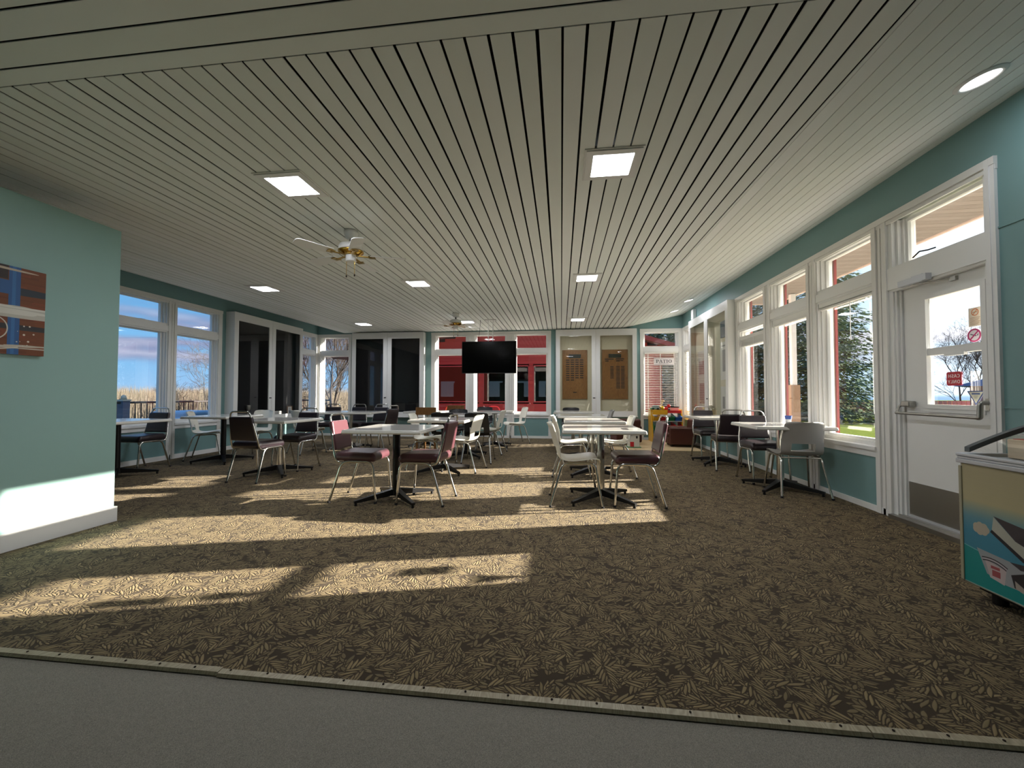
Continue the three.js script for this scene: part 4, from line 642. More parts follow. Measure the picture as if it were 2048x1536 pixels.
{ // toys on and round the rack
  const y = 0.745, toy = (name, label, x, d, yy, build) => { const o = group(name, label, 'toy', [x, yy, d], 0); build(o); return o; };
  const grey = std(0x8f9a92, 0.6), yellow = std(0xd8b425, 0.4), redM = std(0xc9262c, 0.4), cream = std(0xdac5a0, 0.8), spot = std(0xa8662c, 0.8), green = std(0x6f9f72, 0.5), pink = std(0xd79a92, 0.5);
  toy('toy_giraffe', 'soft toy giraffe lying on top of the toy rack', 2.26, 9.86, y, (o) => { part(o, 'body', rbox(-0.07, 0.07, 0, 0.09, -0.05, 0.05, 0.03, 3), cream); part(o, 'neck', polyTube([v3(0.04, 0.05, 0), v3(0.08, 0.13, 0), v3(0.1, 0.2, 0)], 0.022, 8), cream); part(o, 'head', rbox(0.06, 0.14, 0.18, 0.225, -0.025, 0.025, 0.018, 3), cream); part(o, 'horns', [cyl(0.005, 0.006, 0.03, 0.11, 0.22, 0.012, 6), cyl(0.005, 0.006, 0.03, 0.11, 0.22, -0.012, 6)], spot); part(o, 'spots', [box(-0.04, -0.01, 0.02, 0.06, -0.054, -0.05), box(0.01, 0.035, 0.04, 0.07, -0.054, -0.05)], spot); });
  toy('toy_truck', 'grey and green toy vehicle on the left of the toy rack top', 2.17, 9.80, y, (o) => { part(o, 'body', hexa([[-0.09, 0.02, -0.05], [0.1, 0.02, -0.05], [0.1, 0.02, 0.05], [-0.09, 0.02, 0.05]], [[-0.03, 0.1, -0.04], [0.08, 0.1, -0.04], [0.08, 0.1, 0.04], [-0.03, 0.1, 0.04]]), grey); part(o, 'skirt', rbox(-0.1, 0.0, 0.005, 0.045, -0.054, 0.054, 0.008, 2), green); for (const a of [-0.05, 0.06]) { const w = new THREE.CylinderGeometry(0.022, 0.022, 0.116, 14); w.rotateX(Math.PI / 2); w.translate(a, 0.022, 0); part(o, 'wheel', w, M.black); } });
  toy('toy_dinosaur', 'red toy animal on the middle of the toy rack top', 2.42, 9.84, y - 0.028, (o) => { part(o, 'body', rbox(-0.07, 0.06, 0.02, 0.1, -0.04, 0.04, 0.035, 3), redM); part(o, 'head', rbox(0.03, 0.11, 0.08, 0.155, -0.035, 0.035, 0.03, 3), redM); for (const a of [-0.05, 0.04]) for (const s of [-1, 1]) part(o, 'leg', cyl(0.014, 0.014, 0.04, a, 0, s * 0.026, 8), redM); });
  toy('toy_ball', 'yellow toy ball on the toy rack top', 2.34, 9.78, y, (o) => { const g = new THREE.SphereGeometry(0.042, 20, 14); g.translate(0, 0.042, 0); part(o, 'ball', g, yellow); part(o, 'seam', (() => { const r = new THREE.TorusGeometry(0.042, 0.002, 6, 30); r.translate(0, 0.042, 0); return r; })(), redM); });
  toy('toy_box', 'orange toy box with dark lid on the right of the toy rack top', 2.62, 9.84, y - 0.043, (o) => { part(o, 'box', rbox(-0.085, 0.085, 0, 0.095, -0.06, 0.06, 0.006, 2), pink); part(o, 'lid', rbox(-0.09, 0.09, 0.095, 0.115, -0.065, 0.065, 0.006, 2), M.barkDark); });
  toy('toy_house', 'white toy house with red door and blue roof on the play rug', 1.47, 8.60, 0.012, (o) => { const wh = std(0xdedcd2, 0.5), blue = std(0x3a55b0, 0.45); part(o, 'base', rbox(-0.14, 0.14, 0, 0.02, -0.1, 0.1, 0.004, 1), green); part(o, 'walls', box(-0.11, 0.11, 0.02, 0.27, -0.08, 0.08), wh); part(o, 'roof', hexa([[-0.13, 0.26, -0.1], [0.13, 0.26, -0.1], [0.13, 0.26, 0.1], [-0.13, 0.26, 0.1]], [[-0.07, 0.38, -0.02], [0.07, 0.38, -0.02], [0.07, 0.38, 0.02], [-0.07, 0.38, 0.02]]), blue); part(o, 'house_door', rbox(-0.075, 0.0, 0.02, 0.12, -0.088, -0.078, 0.012, 3), redM); part(o, 'house_window', box(0.04, 0.075, 0.19, 0.24, -0.084, -0.078), M.black); });
}

// ---------- small things ----------
{
  const c = group('paper_cup', 'blue and white paper cup on the nearest right window table', 'cup', [2.74, 0.747, 5.30]); part(c, 'cup', lathe([[0.001, 0], [0.026, 0], [0.036, 0.085], [0.033, 0.085], [0.024, 0.004], [0.001, 0.004]], 0, 0, 0), std(0xd5d8de, 0.5)); part(c, 'band', lathe([[0.0315, 0.045], [0.0375, 0.088], [0.0385, 0.088], [0.0325, 0.045]], 0, 0, 0), std(0x3f5ba6, 0.5));
  thing('paper_sheet', (() => { const g = new THREE.BoxGeometry(0.22, 0.0015, 0.29); g.rotateY(0.2); g.translate(2.62, 0.7485, -7.02); return g; })(), std(0xe8e6de, 0.7), 'sheet of white paper on the farther right window table', 'paper');
}

// ---------- ice cream freezer ----------
{
  const x0 = 2.165, x1 = 2.88, d0 = 1.30, d1 = 2.515, o = group('ice_cream_freezer', 'chest freezer with printed ice cream pictures and curved glass lid beside the door', 'freezer');
  const art = canvasTex(1216, 620, (c, w, h) => {
    const g = c.createLinearGradient(0, 0, 0, h); g.addColorStop(0, '#a89c78'); g.addColorStop(0.3, '#aea27c'); g.addColorStop(0.44, '#5f8a94'); g.addColorStop(0.56, '#3f7f94'); g.addColorStop(1, '#3a7d8c'); c.fillStyle = g; c.fillRect(0, 0, w, h);
    c.fillStyle = '#17837e'; c.beginPath(); c.moveTo(0, h * 0.69); c.quadraticCurveTo(w * 0.15, h * 0.75, w * 0.5, h * 0.76); c.lineTo(w, h * 0.72); c.lineTo(w, h); c.lineTo(0, h); c.fill(); c.strokeStyle = '#7fb4b4'; c.lineWidth = 4; c.stroke();
    const poly = (pts, f) => { c.fillStyle = f; c.beginPath(); pts.forEach(([x, y], i) => (i ? c.lineTo(x, y) : c.moveTo(x, y))); c.closePath(); c.fill(); };
    const cloud = (x, y, s) => { c.fillStyle = '#b3a590'; for (let i = 0; i < 7; i++) { c.beginPath(); c.arc(x + Math.cos(i * 0.9) * 26 * s, y + Math.sin(i * 0.9) * 16 * s, 18 * s, 0, 7); c.fill(); } };
    cloud(95, 322, 1); cloud(420, 240, 2.2); cloud(900, 300, 1.8);
    for (const [ox, oy, s] of [[150, 240, 1], [700, 220, 1.1]]) { const P = (x, y) => [ox + x * s, oy + y * s]; poly([P(0, 70), P(180, 160), P(300, 200), P(300, 220), P(140, 180), P(-8, 84)], '#241f22'); poly([P(10, 4), P(110, 92), P(290, 150), P(300, 200), P(150, 165), P(0, 70)], '#a9a697'); poly([P(10, 0), P(210, 30), P(320, 120), P(300, 160), P(110, 92)], '#3c3437'); }
    // the pack of ice cream
    poly([[70, 425], [250, 440], [330, 470], [330, 560], [210, 560], [120, 540]], '#9a9a9a'); poly([[110, 470], [215, 490], [205, 565], [135, 552]], '#bba9a6'); c.strokeStyle = '#2c2324'; c.lineWidth = 18; c.beginPath(); c.moveTo(98, 470); c.quadraticCurveTo(160, 452, 218, 484); c.stroke(); c.strokeStyle = '#b8aeb0'; c.lineWidth = 8; c.stroke(); c.fillStyle = '#9c4b4d'; c.fillRect(140, 490, 44, 14); c.fillRect(146, 510, 40, 30);
    poly([[236, 500], [300, 470], [420, 470], [420, 565], [330, 575], [250, 555]], '#2a2426'); poly([[252, 520], [300, 545], [300, 570], [256, 556]], '#a89a8e'); poly([[232, 440], [300, 432], [340, 452], [280, 462]], '#383034');
  });
  part(o, 'body', rbox(x0 + 0.004, x1, 0.075, 0.72, d0, d1, 0.012, 2), std(0xb9b4a2, 0.5));
  const pg = new THREE.PlaneGeometry(d1 - d0 - 0.03, 0.625); pg.rotateY(-Math.PI / 2); pg.translate(x0 + 0.003, 0.40, -(d0 + d1) / 2);
  part(o, 'printed_panel', pg, std(0xffffff, 0.45, { map: art }), 'printed panel with ice cream sandwiches');
  part(o, 'corner_strip', rbox(x0 - 0.002, x0 + 0.02, 0.085, 0.70, d1 - 0.016, d1 + 0.002, 0.004, 1), std(0xa29a80, 0.5));
  part(o, 'top_trim', [rbox(x0 - 0.008, x1, 0.715, 0.738, d0 - 0.008, d1 + 0.008, 0.004, 1), rbox(x0 - 0.004, x1, 0.738, 0.752, d0 - 0.005, d1 + 0.005, 0.004, 1), rbox(x0 - 0.008, x0 + 0.03, 0.752, 0.768, d0 - 0.008, d1 + 0.008, 0.004, 1), rbox(x1 - 0.03, x1, 0.752, 0.768, d0, d1, 0.004, 1), box(x0 + 0.03, x1 - 0.03, 0.752, 0.768, d1 - 0.025, d1 + 0.004), box(x0 + 0.03, x1 - 0.03, 0.752, 0.768, d0 - 0.004, d0 + 0.025)], M.alu);
  const arc = []; for (let i = 0; i <= 14; i++) { const t = i / 14, x = x0 + 0.03 + t * (x1 - x0 - 0.05); arc.push([x, 0.768 + 0.17 * Math.sin(Math.PI * (0.02 + 0.60 * t)) ]); }
  const strip = (da, db, th, up) => { const g = []; for (let i = 0; i < 14; i++) g.push(hexa([[arc[i][0], arc[i][1] + up, da], [arc[i + 1][0], arc[i + 1][1] + up, da], [arc[i + 1][0], arc[i + 1][1] + up, db], [arc[i][0], arc[i][1] + up, db]], [[arc[i][0], arc[i][1] + up + th, da], [arc[i + 1][0], arc[i + 1][1] + up + th, da], [arc[i + 1][0], arc[i + 1][1] + up + th, db], [arc[i][0], arc[i][1] + up + th, db]])); return g; };
  const lidGrey = std(0x53585a, 0.5); for (const g of [strip(d1 - 0.03, d1 - 0.002, 0.026, -0.004), strip((d0 + d1) / 2 - 0.012, (d0 + d1) / 2 + 0.012, 0.02, 0), strip(d0 + 0.002, d0 + 0.03, 0.026, -0.004)]) part(o, 'lid_frame', g, lidGrey);
  const lg = []; for (let i = 0; i < 14; i++) { const g = new THREE.BufferGeometry(), [xa, ya] = arc[i], [xb, yb] = arc[i + 1]; g.setAttribute('position', new THREE.Float32BufferAttribute([xa, ya + 0.008, -d0 - 0.03, xb, yb + 0.008, -d0 - 0.03, xb, yb + 0.008, -d1 + 0.03, xa, ya + 0.008, -d0 - 0.03, xb, yb + 0.008, -d1 + 0.03, xa, ya + 0.008, -d1 + 0.03], 3)); g.computeVertexNormals(); lg.push(g); }
  part(o, 'lid_glass', lg, M.glass);
  part(o, 'caster', [cyl(0.03, 0.03, 0.075, x0 + 0.09, 0, d1 - 0.1, 14)], M.black); part(o, 'caster', [cyl(0.03, 0.03, 0.075, x0 + 0.09, 0, d0 + 0.1, 14)], M.black); part(o, 'caster', [cyl(0.03, 0.03, 0.075, x1 - 0.09, 0, d1 - 0.1, 14)], M.black); part(o, 'caster', [cyl(0.03, 0.03, 0.075, x1 - 0.09, 0, d0 + 0.1, 14)], M.black);
  part(o, 'underside', box(x0 + 0.05, x1 - 0.03, 0.05, 0.09, d0 + 0.04, d1 - 0.04), M.black);
}
for (const [x, d, w, l, h, c, label] of [[2.42, 2.26, 0.2, 0.34, 0.10, 0xc9b79a, 'cream ice cream carton at the far front of the freezer'], [2.68, 2.24, 0.2, 0.36, 0.12, 0xc98a86, 'pink ice cream carton at the far back of the freezer'], [2.45, 1.84, 0.24, 0.34, 0.09, 0xbfb7a6, 'pale ice cream carton in the middle of the freezer']]) {
  const o = group('ice_cream_carton', label, 'carton', [x, 0.754, d], 0, 'cartons in the freezer'); part(o, 'box', rbox(-w / 2, w / 2, 0, h, -l / 2, l / 2, 0.006, 1), std(c, 0.6)); part(o, 'lid_flap', box(-w / 2 + 0.01, w / 2 - 0.01, h, h + 0.003, -l / 2 + 0.02, l / 2 - 0.02), std(0xb0564e, 0.6));
}

// ---------- outside: grounds ----------
const grassMap = noiseTex(512, 61, (x, y, at, r) => { const n = at(x, y, 3) * 0.5 + 0.5, k = 0.75 + r * 0.4; return [(88 + 20 * n) * k, (104 + 12 * n) * k, (50 + 8 * n) * k]; }); grassMap.colorSpace = THREE.SRGBColorSpace; grassMap.repeat.set(0.4, 0.4);
const scrubMap = noiseTex(512, 63, (x, y, at, r) => { const n = at(x, y, 4) * 0.5 + 0.5, k = 0.7 + r * 0.5; return [(96 + 14 * n) * k, (87 + 11 * n) * k, (66 + 8 * n) * k]; }); scrubMap.colorSpace = THREE.SRGBColorSpace; scrubMap.repeat.set(0.12, 0.12);
const patioMap = noiseTex(256, 65, (x, y, at, r) => { const g = 168 + at(x, y, 3) * 10 + (r - 0.5) * 30; return [g, g * 0.96, g * 0.9]; }); patioMap.colorSpace = THREE.SRGBColorSpace;
thing('ground_lawn', metricUV(box(XR + WT, 120, -0.6, -0.16, -60, 120)), matte(0xffffff, { map: grassMap }), 'sunlit green lawn outside the right windows', 'lawn', null, 'structure');
thing('bounce_walk', metricUV(box(XR + WT, 7.0, -0.3, -0.13, -12, 12)), matte(0xffffff, { map: patioMap }), 'added unseen pale slab under the porch that bounces light into the room', 'bounce_ground', null, 'structure');  // unseen slab, added to bounce neutral light onto soffit and ceiling
thing('ground_patio', metricUV(box(-9.9, XR + WT, -0.6, -0.14, DB + WT, 30)), matte(0xffffff, { map: patioMap }), 'pale paving between the end wall and the red building', 'paving', null, 'structure');
{
  const deck = group('deck', 'wooden deck outside the left windows', 'deck', [0, 0, 0], 0, null, 'structure'), m = [std(0x8f8578, 0.85), std(0x9a9083, 0.85)];
  for (let k = 0, x = -9.85; x < XL - WT - 0.02; x += 0.145, k++) part(deck, 'plank', box(x, Math.min(x + 0.138, XL - WT), -0.1, -0.06, -2, DB + WT), m[k % 2]);
}
{
  const seg = 60, g = new THREE.PlaneGeometry(420, 420, seg, seg); g.rotateX(-Math.PI / 2); const p = g.attributes.position, n2 = createNoise2D(rng(8));
  for (let i = 0; i < p.count; i++) { const x = p.getX(i) - 215, z = p.getZ(i) - 60; p.setXYZ(i, x, -2.4 + n2(x * 0.02, z * 0.02) * 0.8 + Math.min(0, (x + 9.9) * 0.012), z); } g.computeVertexNormals();
  thing('ground_scrub', metricUV(g), matte(0xe0e0e0, { map: scrubMap }), 'dry tan scrubland beyond the deck', 'field', null, 'structure');
}
{ // outer boarding: end wall red, unseen right wall beige to stop red bounce
  const W = (side, n) => { const w = wallBox[side], out = []; let u = side === 'back' ? XL - WT : D0; const end = side === 'back' ? XR + WT : DB + WT, cuts = [...openings[side], ...(side === 'right' ? [[3.13, 4.0, 0]] : [])].sort((a, b) => a[0] - b[0]); for (const [a, b, lo = YS] of cuts) { if (a > u) out.push(w(u, a, -0.1, YC, n, n + 0.02)); if (lo) out.push(w(a, b, -0.1, lo, n, n + 0.02)); u = b; } out.push(w(u, end, -0.1, YC, n, n + 0.02), w(side === 'back' ? XL - WT : D0, end, YC, 3.3, n, n + 0.02)); return out; };
  thing('wall_outside', W('back', WT + 0.001), M.red, 'red painted boarding on the outside of the end wall', 'wall', null, 'structure');
  thing('wall_outside', W('right', WT + 0.001), matte(0x9a8f86), 'unseen boarding on the outside of the right wall, beige to keep red bounce off the soffit', 'wall', null, 'structure');
}
// ---------- porch on the right ----------
{
  const o = group('porch_roof', 'beige boarded porch soffit with pale fascia outside the right windows', 'porch roof', [0, 0, 0], 0, null, 'structure'), m = [matte(0x8d8680), matte(0x87807a)];
  for (let k = 0, d = -2; d < 9.7; d += 0.1, k++) part(o, 'soffit_board', box(XR + WT, 4.77, 3.145, 3.16, d, Math.min(d + 0.094, 9.7)), m[k % 2]);
  part(o, 'deck_above', box(XR + WT, 4.82, 3.166, 3.36, -2, 9.75), std(0x8a7a6a, 0.9)); part(o, 'fascia', [box(4.78, 4.82, 3.13, 3.36, -2, 9.75), box(XR + WT, 4.82, 3.13, 3.36, 9.71, 9.75)], std(0xcbb9ac, 0.7), 'pale fascia');
  const w = group('porch_post', 'porch post, white above and bare wood below, outside the right windows', 'post', [4.66, -0.16, 8.80]); part(w, 'upper_post', box(-0.045, 0.045, 1.45, 3.29, -0.045, 0.045), M.white); part(w, 'lower_post', metricUV(box(-0.085, 0.085, 0, 1.45, -0.07, 0.07), 1.5), std(0xffffff, 0.8, { map: woodMap([140, 116, 94], [162, 138, 114], 71) }));
  thing('bench_plank', box(3.9, 4.6, 0.28, 0.33, 8.4, 9.2), std(0xc98d7a, 0.7), 'low reddish plank seat by the porch post', 'bench');
}
// ---------- the red building ----------
{
  const D = 14, o = group('red_building', 'red clapboard building with a gable roof facing the end wall', 'building', [0, 0, 0]);
  const siding = [std(0x93352f, 0.8), std(0x8d322d, 0.8)], wins = [[-4.85, -2.86], [-2.72, -1.10], [-0.96, 0.55]], y0 = 0.83, y1 = 2.12, PX = -1, roofY = (x) => 4.04 - 0.3 * Math.abs(x - PX);
  const bh = 0.115; let k = 0;
  for (let y = -0.14; y < 3.95; y += bh, k++) {
    const hi = Math.min(4.0, y + bh), half = Math.min(4.34, (4.04 - hi) / 0.3 - 0.1); if (half <= 0.1) break;
    let parts = [[PX - half, PX + half]];
    if (y + bh > y0 + 0.01 && y < y1 - 0.01) for (const [a, b] of wins) parts = parts.flatMap(([s, e]) => (b <= s || a >= e ? [[s, e]] : [[s, a], [b, e]].filter(([p, q]) => q - p > 0.02)));
    for (const [s, e] of parts) part(o, 'clapboard', hexa([[s, y, D - 0.022], [e, y, D - 0.022], [e, y, D + 0.02], [s, y, D + 0.02]], [[s, hi + 0.004, D - 0.006], [e, hi + 0.004, D - 0.006], [e, hi + 0.004, D + 0.02], [s, hi + 0.004, D + 0.02]]), siding[k % 2]);
  }
  const glassM = phys(0x9a928c, 0.02, { transmission: 1, thickness: 0, ior: 1.5 });
  for (const [a, b] of wins) { const w = part(o, 'window_frame', [box(a, a + 0.03, y0, y1, D - 0.03, D + 0.05), box(b - 0.03, b, y0, y1, D - 0.03, D + 0.05), box(a, b, y1 - 0.04, y1, D - 0.03, D + 0.05), box(a, b, y0, y0 + 0.04, D - 0.04, D + 0.05)], M.redTrim); part(w, 'pane', box(a + 0.03, b - 0.03, y0 + 0.04, y1 - 0.04, D + 0.01, D + 0.014), glassM); }
  const inner = std(0x4a3632, 0.85), far = D + 6, holes = [[-6.1, -5.35], [-4.75, -4.25], [-3.6, -2.9], [-2.5, -1.4], [-1.1, -0.3], [0.2, 1.0], [1.6, 2.6]], g = []; let x = -6.9;
  for (const [a, b] of holes) { g.push(box(x, a, -0.14, 2.65, far, far + 0.1), box(a, b, -0.14, 1.0, far, far + 0.1), box(a, b, 1.78, 2.65, far, far + 0.1)); x = b; } g.push(box(x, 3.3, -0.14, 2.65, far, far + 0.1));
  part(o, 'rear_wall', g, inner); part(o, 'side_wall', box(-5.34, -5.2, -0.14, 2.75, D + 0.02, D + 0.6), inner); part(o, 'side_wall', box(-7.0, -6.9, -0.14, 2.75, D + 0.6, far + 0.1), inner); part(o, 'side_wall', box(-7.0, -5.34, -0.14, 2.75, D + 0.5, D + 0.6), inner); part(o, 'side_wall', box(3.22, 3.34, -0.14, 2.85, D + 0.02, far + 0.1), siding[0]);
  part(o, 'indoor_floor', box(-7, 3.3, -0.2, -0.12, D + 0.02, far), inner); part(o, 'indoor_ceiling', box(-7, 3.3, 2.62, 2.7, D + 0.03, far), inner);
  part(o, 'roof', [[-6.2, PX], [PX, 4.45]].map(([a, b]) => hexa([[a, roofY(a), D - 0.6], [b, roofY(b), D - 0.6], [b, roofY(b), far + 0.5], [a, roofY(a), far + 0.5]], [[a, roofY(a) + 0.07, D - 0.6], [b, roofY(b) + 0.07, D - 0.6], [b, roofY(b) + 0.07, far + 0.5], [a, roofY(a) + 0.07, far + 0.5]])), std(0x5e3a36, 0.85));
  part(o, 'rake_board', [[-6.25, PX], [PX, 4.5]].map(([a, b]) => hexa([[a, roofY(a) - 0.06, D - 0.64], [b, roofY(b) - 0.06, D - 0.64], [b, roofY(b) - 0.06, D - 0.6], [a, roofY(a) - 0.06, D - 0.6]], [[a, roofY(a) + 0.08, D - 0.64], [b, roofY(b) + 0.08, D - 0.64], [b, roofY(b) + 0.08, D - 0.6], [a, roofY(a) + 0.08, D - 0.6]])), std(0x7c3230, 0.7));
  // upended chairs on tables inside, seen dimly
  for (const [x, d] of [[-3.9, D + 1.2], [-3.1, D + 1.6], [-2.1, D + 1.1], [-1.6, D + 1.3], [-0.4, D + 1.5]]) { const t = group('indoor_chair', { '-3.9': 'dim chair behind the leftmost dark window of the red building', '-3.1': 'dim chair behind the red building window left of the television', '-2.1': 'dim chair behind the red building, below the left of the television', '-1.6': 'dim chair behind the red building, below the right of the television', '-0.4': 'dim chair behind the rightmost dark window of the red building' }[x], 'chair', [x, -0.1, d], 0.3, 'dim chairs inside the red building'); part(t, 'chair_back', rbox(-0.2, 0.2, 0.9, 1.65, -0.03, 0.03, 0.02, 2), M.barkDark); part(t, 'chair_seat', rbox(-0.2, 0.2, 0.82, 0.9, -0.2, 0.22, 0.02, 2), M.barkDark); for (const a of [-0.17, 0.17]) for (const b of [-0.17, 0.17]) part(t, 'leg', box(a - 0.02, a + 0.02, 0, 0.82, b - 0.02, b + 0.02), M.barkDark); }
}
{
  const o = group('patio_umbrella', 'brown patio umbrella left of the red building', 'umbrella', [-6.0, -0.14, 12.4]), cloth = std(0x5a4540, 0.85), R = 1.38, g = [];
  for (let k = 0; k < 8; k++) { const a = k * Math.PI / 4, b = a + Math.PI / 4, P = (t, r, y) => [Math.cos(t) * r, y, Math.sin(t) * r]; g.push(hexa([P(a, R, 2.40), P(b, R, 2.40), P(b, 0.02, 2.86), P(a, 0.02, 2.86)], [P(a, R, 2.41), P(b, R, 2.41), P(b, 0.02, 2.87), P(a, 0.02, 2.87)])); }
  part(o, 'canopy', g, cloth); part(o, 'pole', cyl(0.022, 0.022, 2.86, 0, 0, 0, 10), M.barkDark); part(o, 'stand', lathe([[0.001, 0.08], [0.06, 0.08], [0.24, 0.03], [0.24, 0], [0.001, 0]], 0, 0, 0), M.barkDark);
  for (let k = 0; k < 8; k++) { const a = k * Math.PI / 4; part(o, 'rib', polyTube([v3(0.03 * Math.cos(a), 2.83, 0.03 * Math.sin(a)), v3(R * Math.cos(a), 2.385, R * Math.sin(a))], 0.008, 5), M.barkDark); }
}
for (const [x, d, c, w] of [[-3.35, 12.4, 0xd2562a, 'orange patio chair outside the window left of the television'], [-2.05, 12.5, 0xc32f33, 'red patio chair outside the window below the television']]) {
  const o = group('patio_chair', w, 'chair', [x, -0.14, d], 0, 'metal patio chairs'), m = std(c, 0.4), P = (a, y, z) => new THREE.Vector3(a, y, z);
  part(o, 'back_loop', bent([P(-0.2, 0.5, 0.2), P(-0.17, 0.88, 0.26), P(0.17, 0.88, 0.26), P(0.2, 0.5, 0.2)], 0.018, 0.13, 8), m); part(o, 'seat', rbox(-0.22, 0.22, 0.46, 0.49, -0.22, 0.22, 0.012, 2), m); for (const a of [-0.2, 0.2]) for (const b of [-0.2, 0.2]) part(o, 'leg', cyl(0.014, 0.014, 0.47, a, 0, b, 8), m);
}
// ---------- deck railing ----------
{
  const iron = std(0x2a2320, 0.6), y0 = -0.06;
  const rail = (pts, label, n) => { const o = group('deck_railing', label, 'railing'); const [a, b] = pts; part(o, 'top_rail', polyTube([v3(a[0], 0.905, a[1]), v3(b[0], 0.905, b[1])], 0.024, 6), iron); part(o, 'bottom_rail', polyTube([v3(a[0], 0.05, a[1]), v3(b[0], 0.05, b[1])], 0.018, 6), iron); const g = new THREE.CylinderGeometry(0.011, 0.011, 0.86, 6); for (let k = 0; k <= n; k++) { const m = part(o, 'baluster', g, iron), t = k / n; m.position.set(a[0] + (b[0] - a[0]) * t, 0.477, -(a[1] + (b[1] - a[1]) * t)); } return o; };
  rail([[-9.6, 5.2], [-9.6, 12.6]], 'dark metal railing along the deck outside the left windows', 56);
  rail([[-9.6, 12.6], [-7.6, 12.6]], 'dark metal railing at the end of the deck before the bare trees', 15);
  const p = group('railing_post', 'square grey railing post with a pale cap', 'post', [-9.6, y0, 7.86]); part(p, 'shaft', box(-0.075, 0.075, 0, 1.0, -0.075, 0.075), std(0x6c6f7c, 0.8)); part(p, 'cap', [box(-0.09, 0.09, 1.0, 1.035, -0.09, 0.09), lathe([[0.001, 1.14], [0.05, 1.12], [0.075, 1.035], [0.001, 1.035]], 0, 0, 0, 4)], std(0xcfc3ab, 0.7));
  const t = group('covered_table', 'patio table under a pale blue cover on the deck', 'table', [-7.95, -0.06, 7.75]), cov = std(0xc9cfdf, 0.6); part(t, 'cover', rbox(-0.42, 0.42, 0.60, 0.80, -0.42, 0.42, 0.07, 4), cov); part(t, 'cover_skirt', rbox(-0.44, 0.44, 0.40, 0.68, -0.46, 0.46, 0.05, 3), std(0xd3d8e4, 0.6)); for (const a of [-0.35, 0.35]) for (const b of [-0.36, 0.36]) part(t, 'leg', cyl(0.025, 0.025, 0.44, a, 0, b, 10), iron);
}
// ---------- trees ----------
function bareTreeGeo(seed, H, spread = 0.5, depth = 6) {
  const R = rng(seed), pos = [], nor = [], idx = []; let n = 0;
  const seg = (a, b, r0, r1) => { const T = b.clone().sub(a).normalize(), U = new THREE.Vector3(1, 0.3, 0.2).cross(T).normalize(), V = T.clone().cross(U), s = r0 > 0.02 ? 5 : 3; for (const [p, r] of [[a, r0], [b, r1]]) for (let k = 0; k < s; k++) { const c = Math.cos(k / s * 6.2832), q = Math.sin(k / s * 6.2832), x = U.clone().multiplyScalar(c).addScaledVector(V, q); pos.push(p.x + x.x * r, p.y + x.y * r, p.z + x.z * r); nor.push(x.x, x.y, x.z); } for (let k = 0; k < s; k++) { const i = n + k, j = n + (k + 1) % s; idx.push(i, j, i + s, j, j + s, i + s); } n += 2 * s; };
  const grow = (p, dir, len, r, lv) => { let q = p.clone(), d = dir.clone(); const m = lv > 3 ? 3 : 2; for (let k = 0; k < m; k++) { d.add(new THREE.Vector3((R() - 0.5) * 0.25, 0.06, (R() - 0.5) * 0.25)).normalize(); const e = q.clone().addScaledVector(d, len / m), ra = r * (1 - 0.35 * k / m), rb = r * (1 - 0.35 * (k + 1) / m); seg(q, e, ra, rb); q = e; if (lv > 0 && k < m - 1 && R() < 0.8) side(q, d, len * 0.62, rb * 0.6, lv - 1); } if (lv > 0) { const c = 2 + (R() < 0.5 ? 1 : 0); for (let k = 0; k < c; k++) side(q, d, len * (0.62 + R() * 0.2), r * 0.58, lv - 1); } };
  const side = (q, d, len, r, lv) => { const a = R() * 6.2832, t = spread * (0.6 + R() * 0.8), u = new THREE.Vector3(0.3, 0.2, 1).cross(d).normalize(), w = d.clone().cross(u); grow(q, d.clone().multiplyScalar(Math.cos(t)).addScaledVector(u, Math.sin(t) * Math.cos(a)).addScaledVector(w, Math.sin(t) * Math.sin(a)).normalize(), len, Math.max(r, 0.005), lv); };
  grow(new THREE.Vector3(), new THREE.Vector3((R() - 0.5) * 0.1, 1, (R() - 0.5) * 0.1).normalize(), H * 0.3, H * 0.0095, depth);
  const g = new THREE.BufferGeometry(); g.setAttribute('position', new THREE.Float32BufferAttribute(pos, 3)); g.setAttribute('normal', new THREE.Float32BufferAttribute(nor, 3)); g.setIndex(idx); return g;
}
const bareGeo = [bareTreeGeo(21, 9, 0.5, 6), bareTreeGeo(22, 10, 0.42, 6), bareTreeGeo(23, 8, 0.58, 6)];
function bareTree(x, y, d, k, s, turn, label) { const o = thing('bare_tree', bareGeo[k], k === 1 ? M.barkDark : M.bark, label, 'tree', 'leafless trees'); o.position.set(x, y, -d); o.rotation.y = turn; o.scale.setScalar(s); }
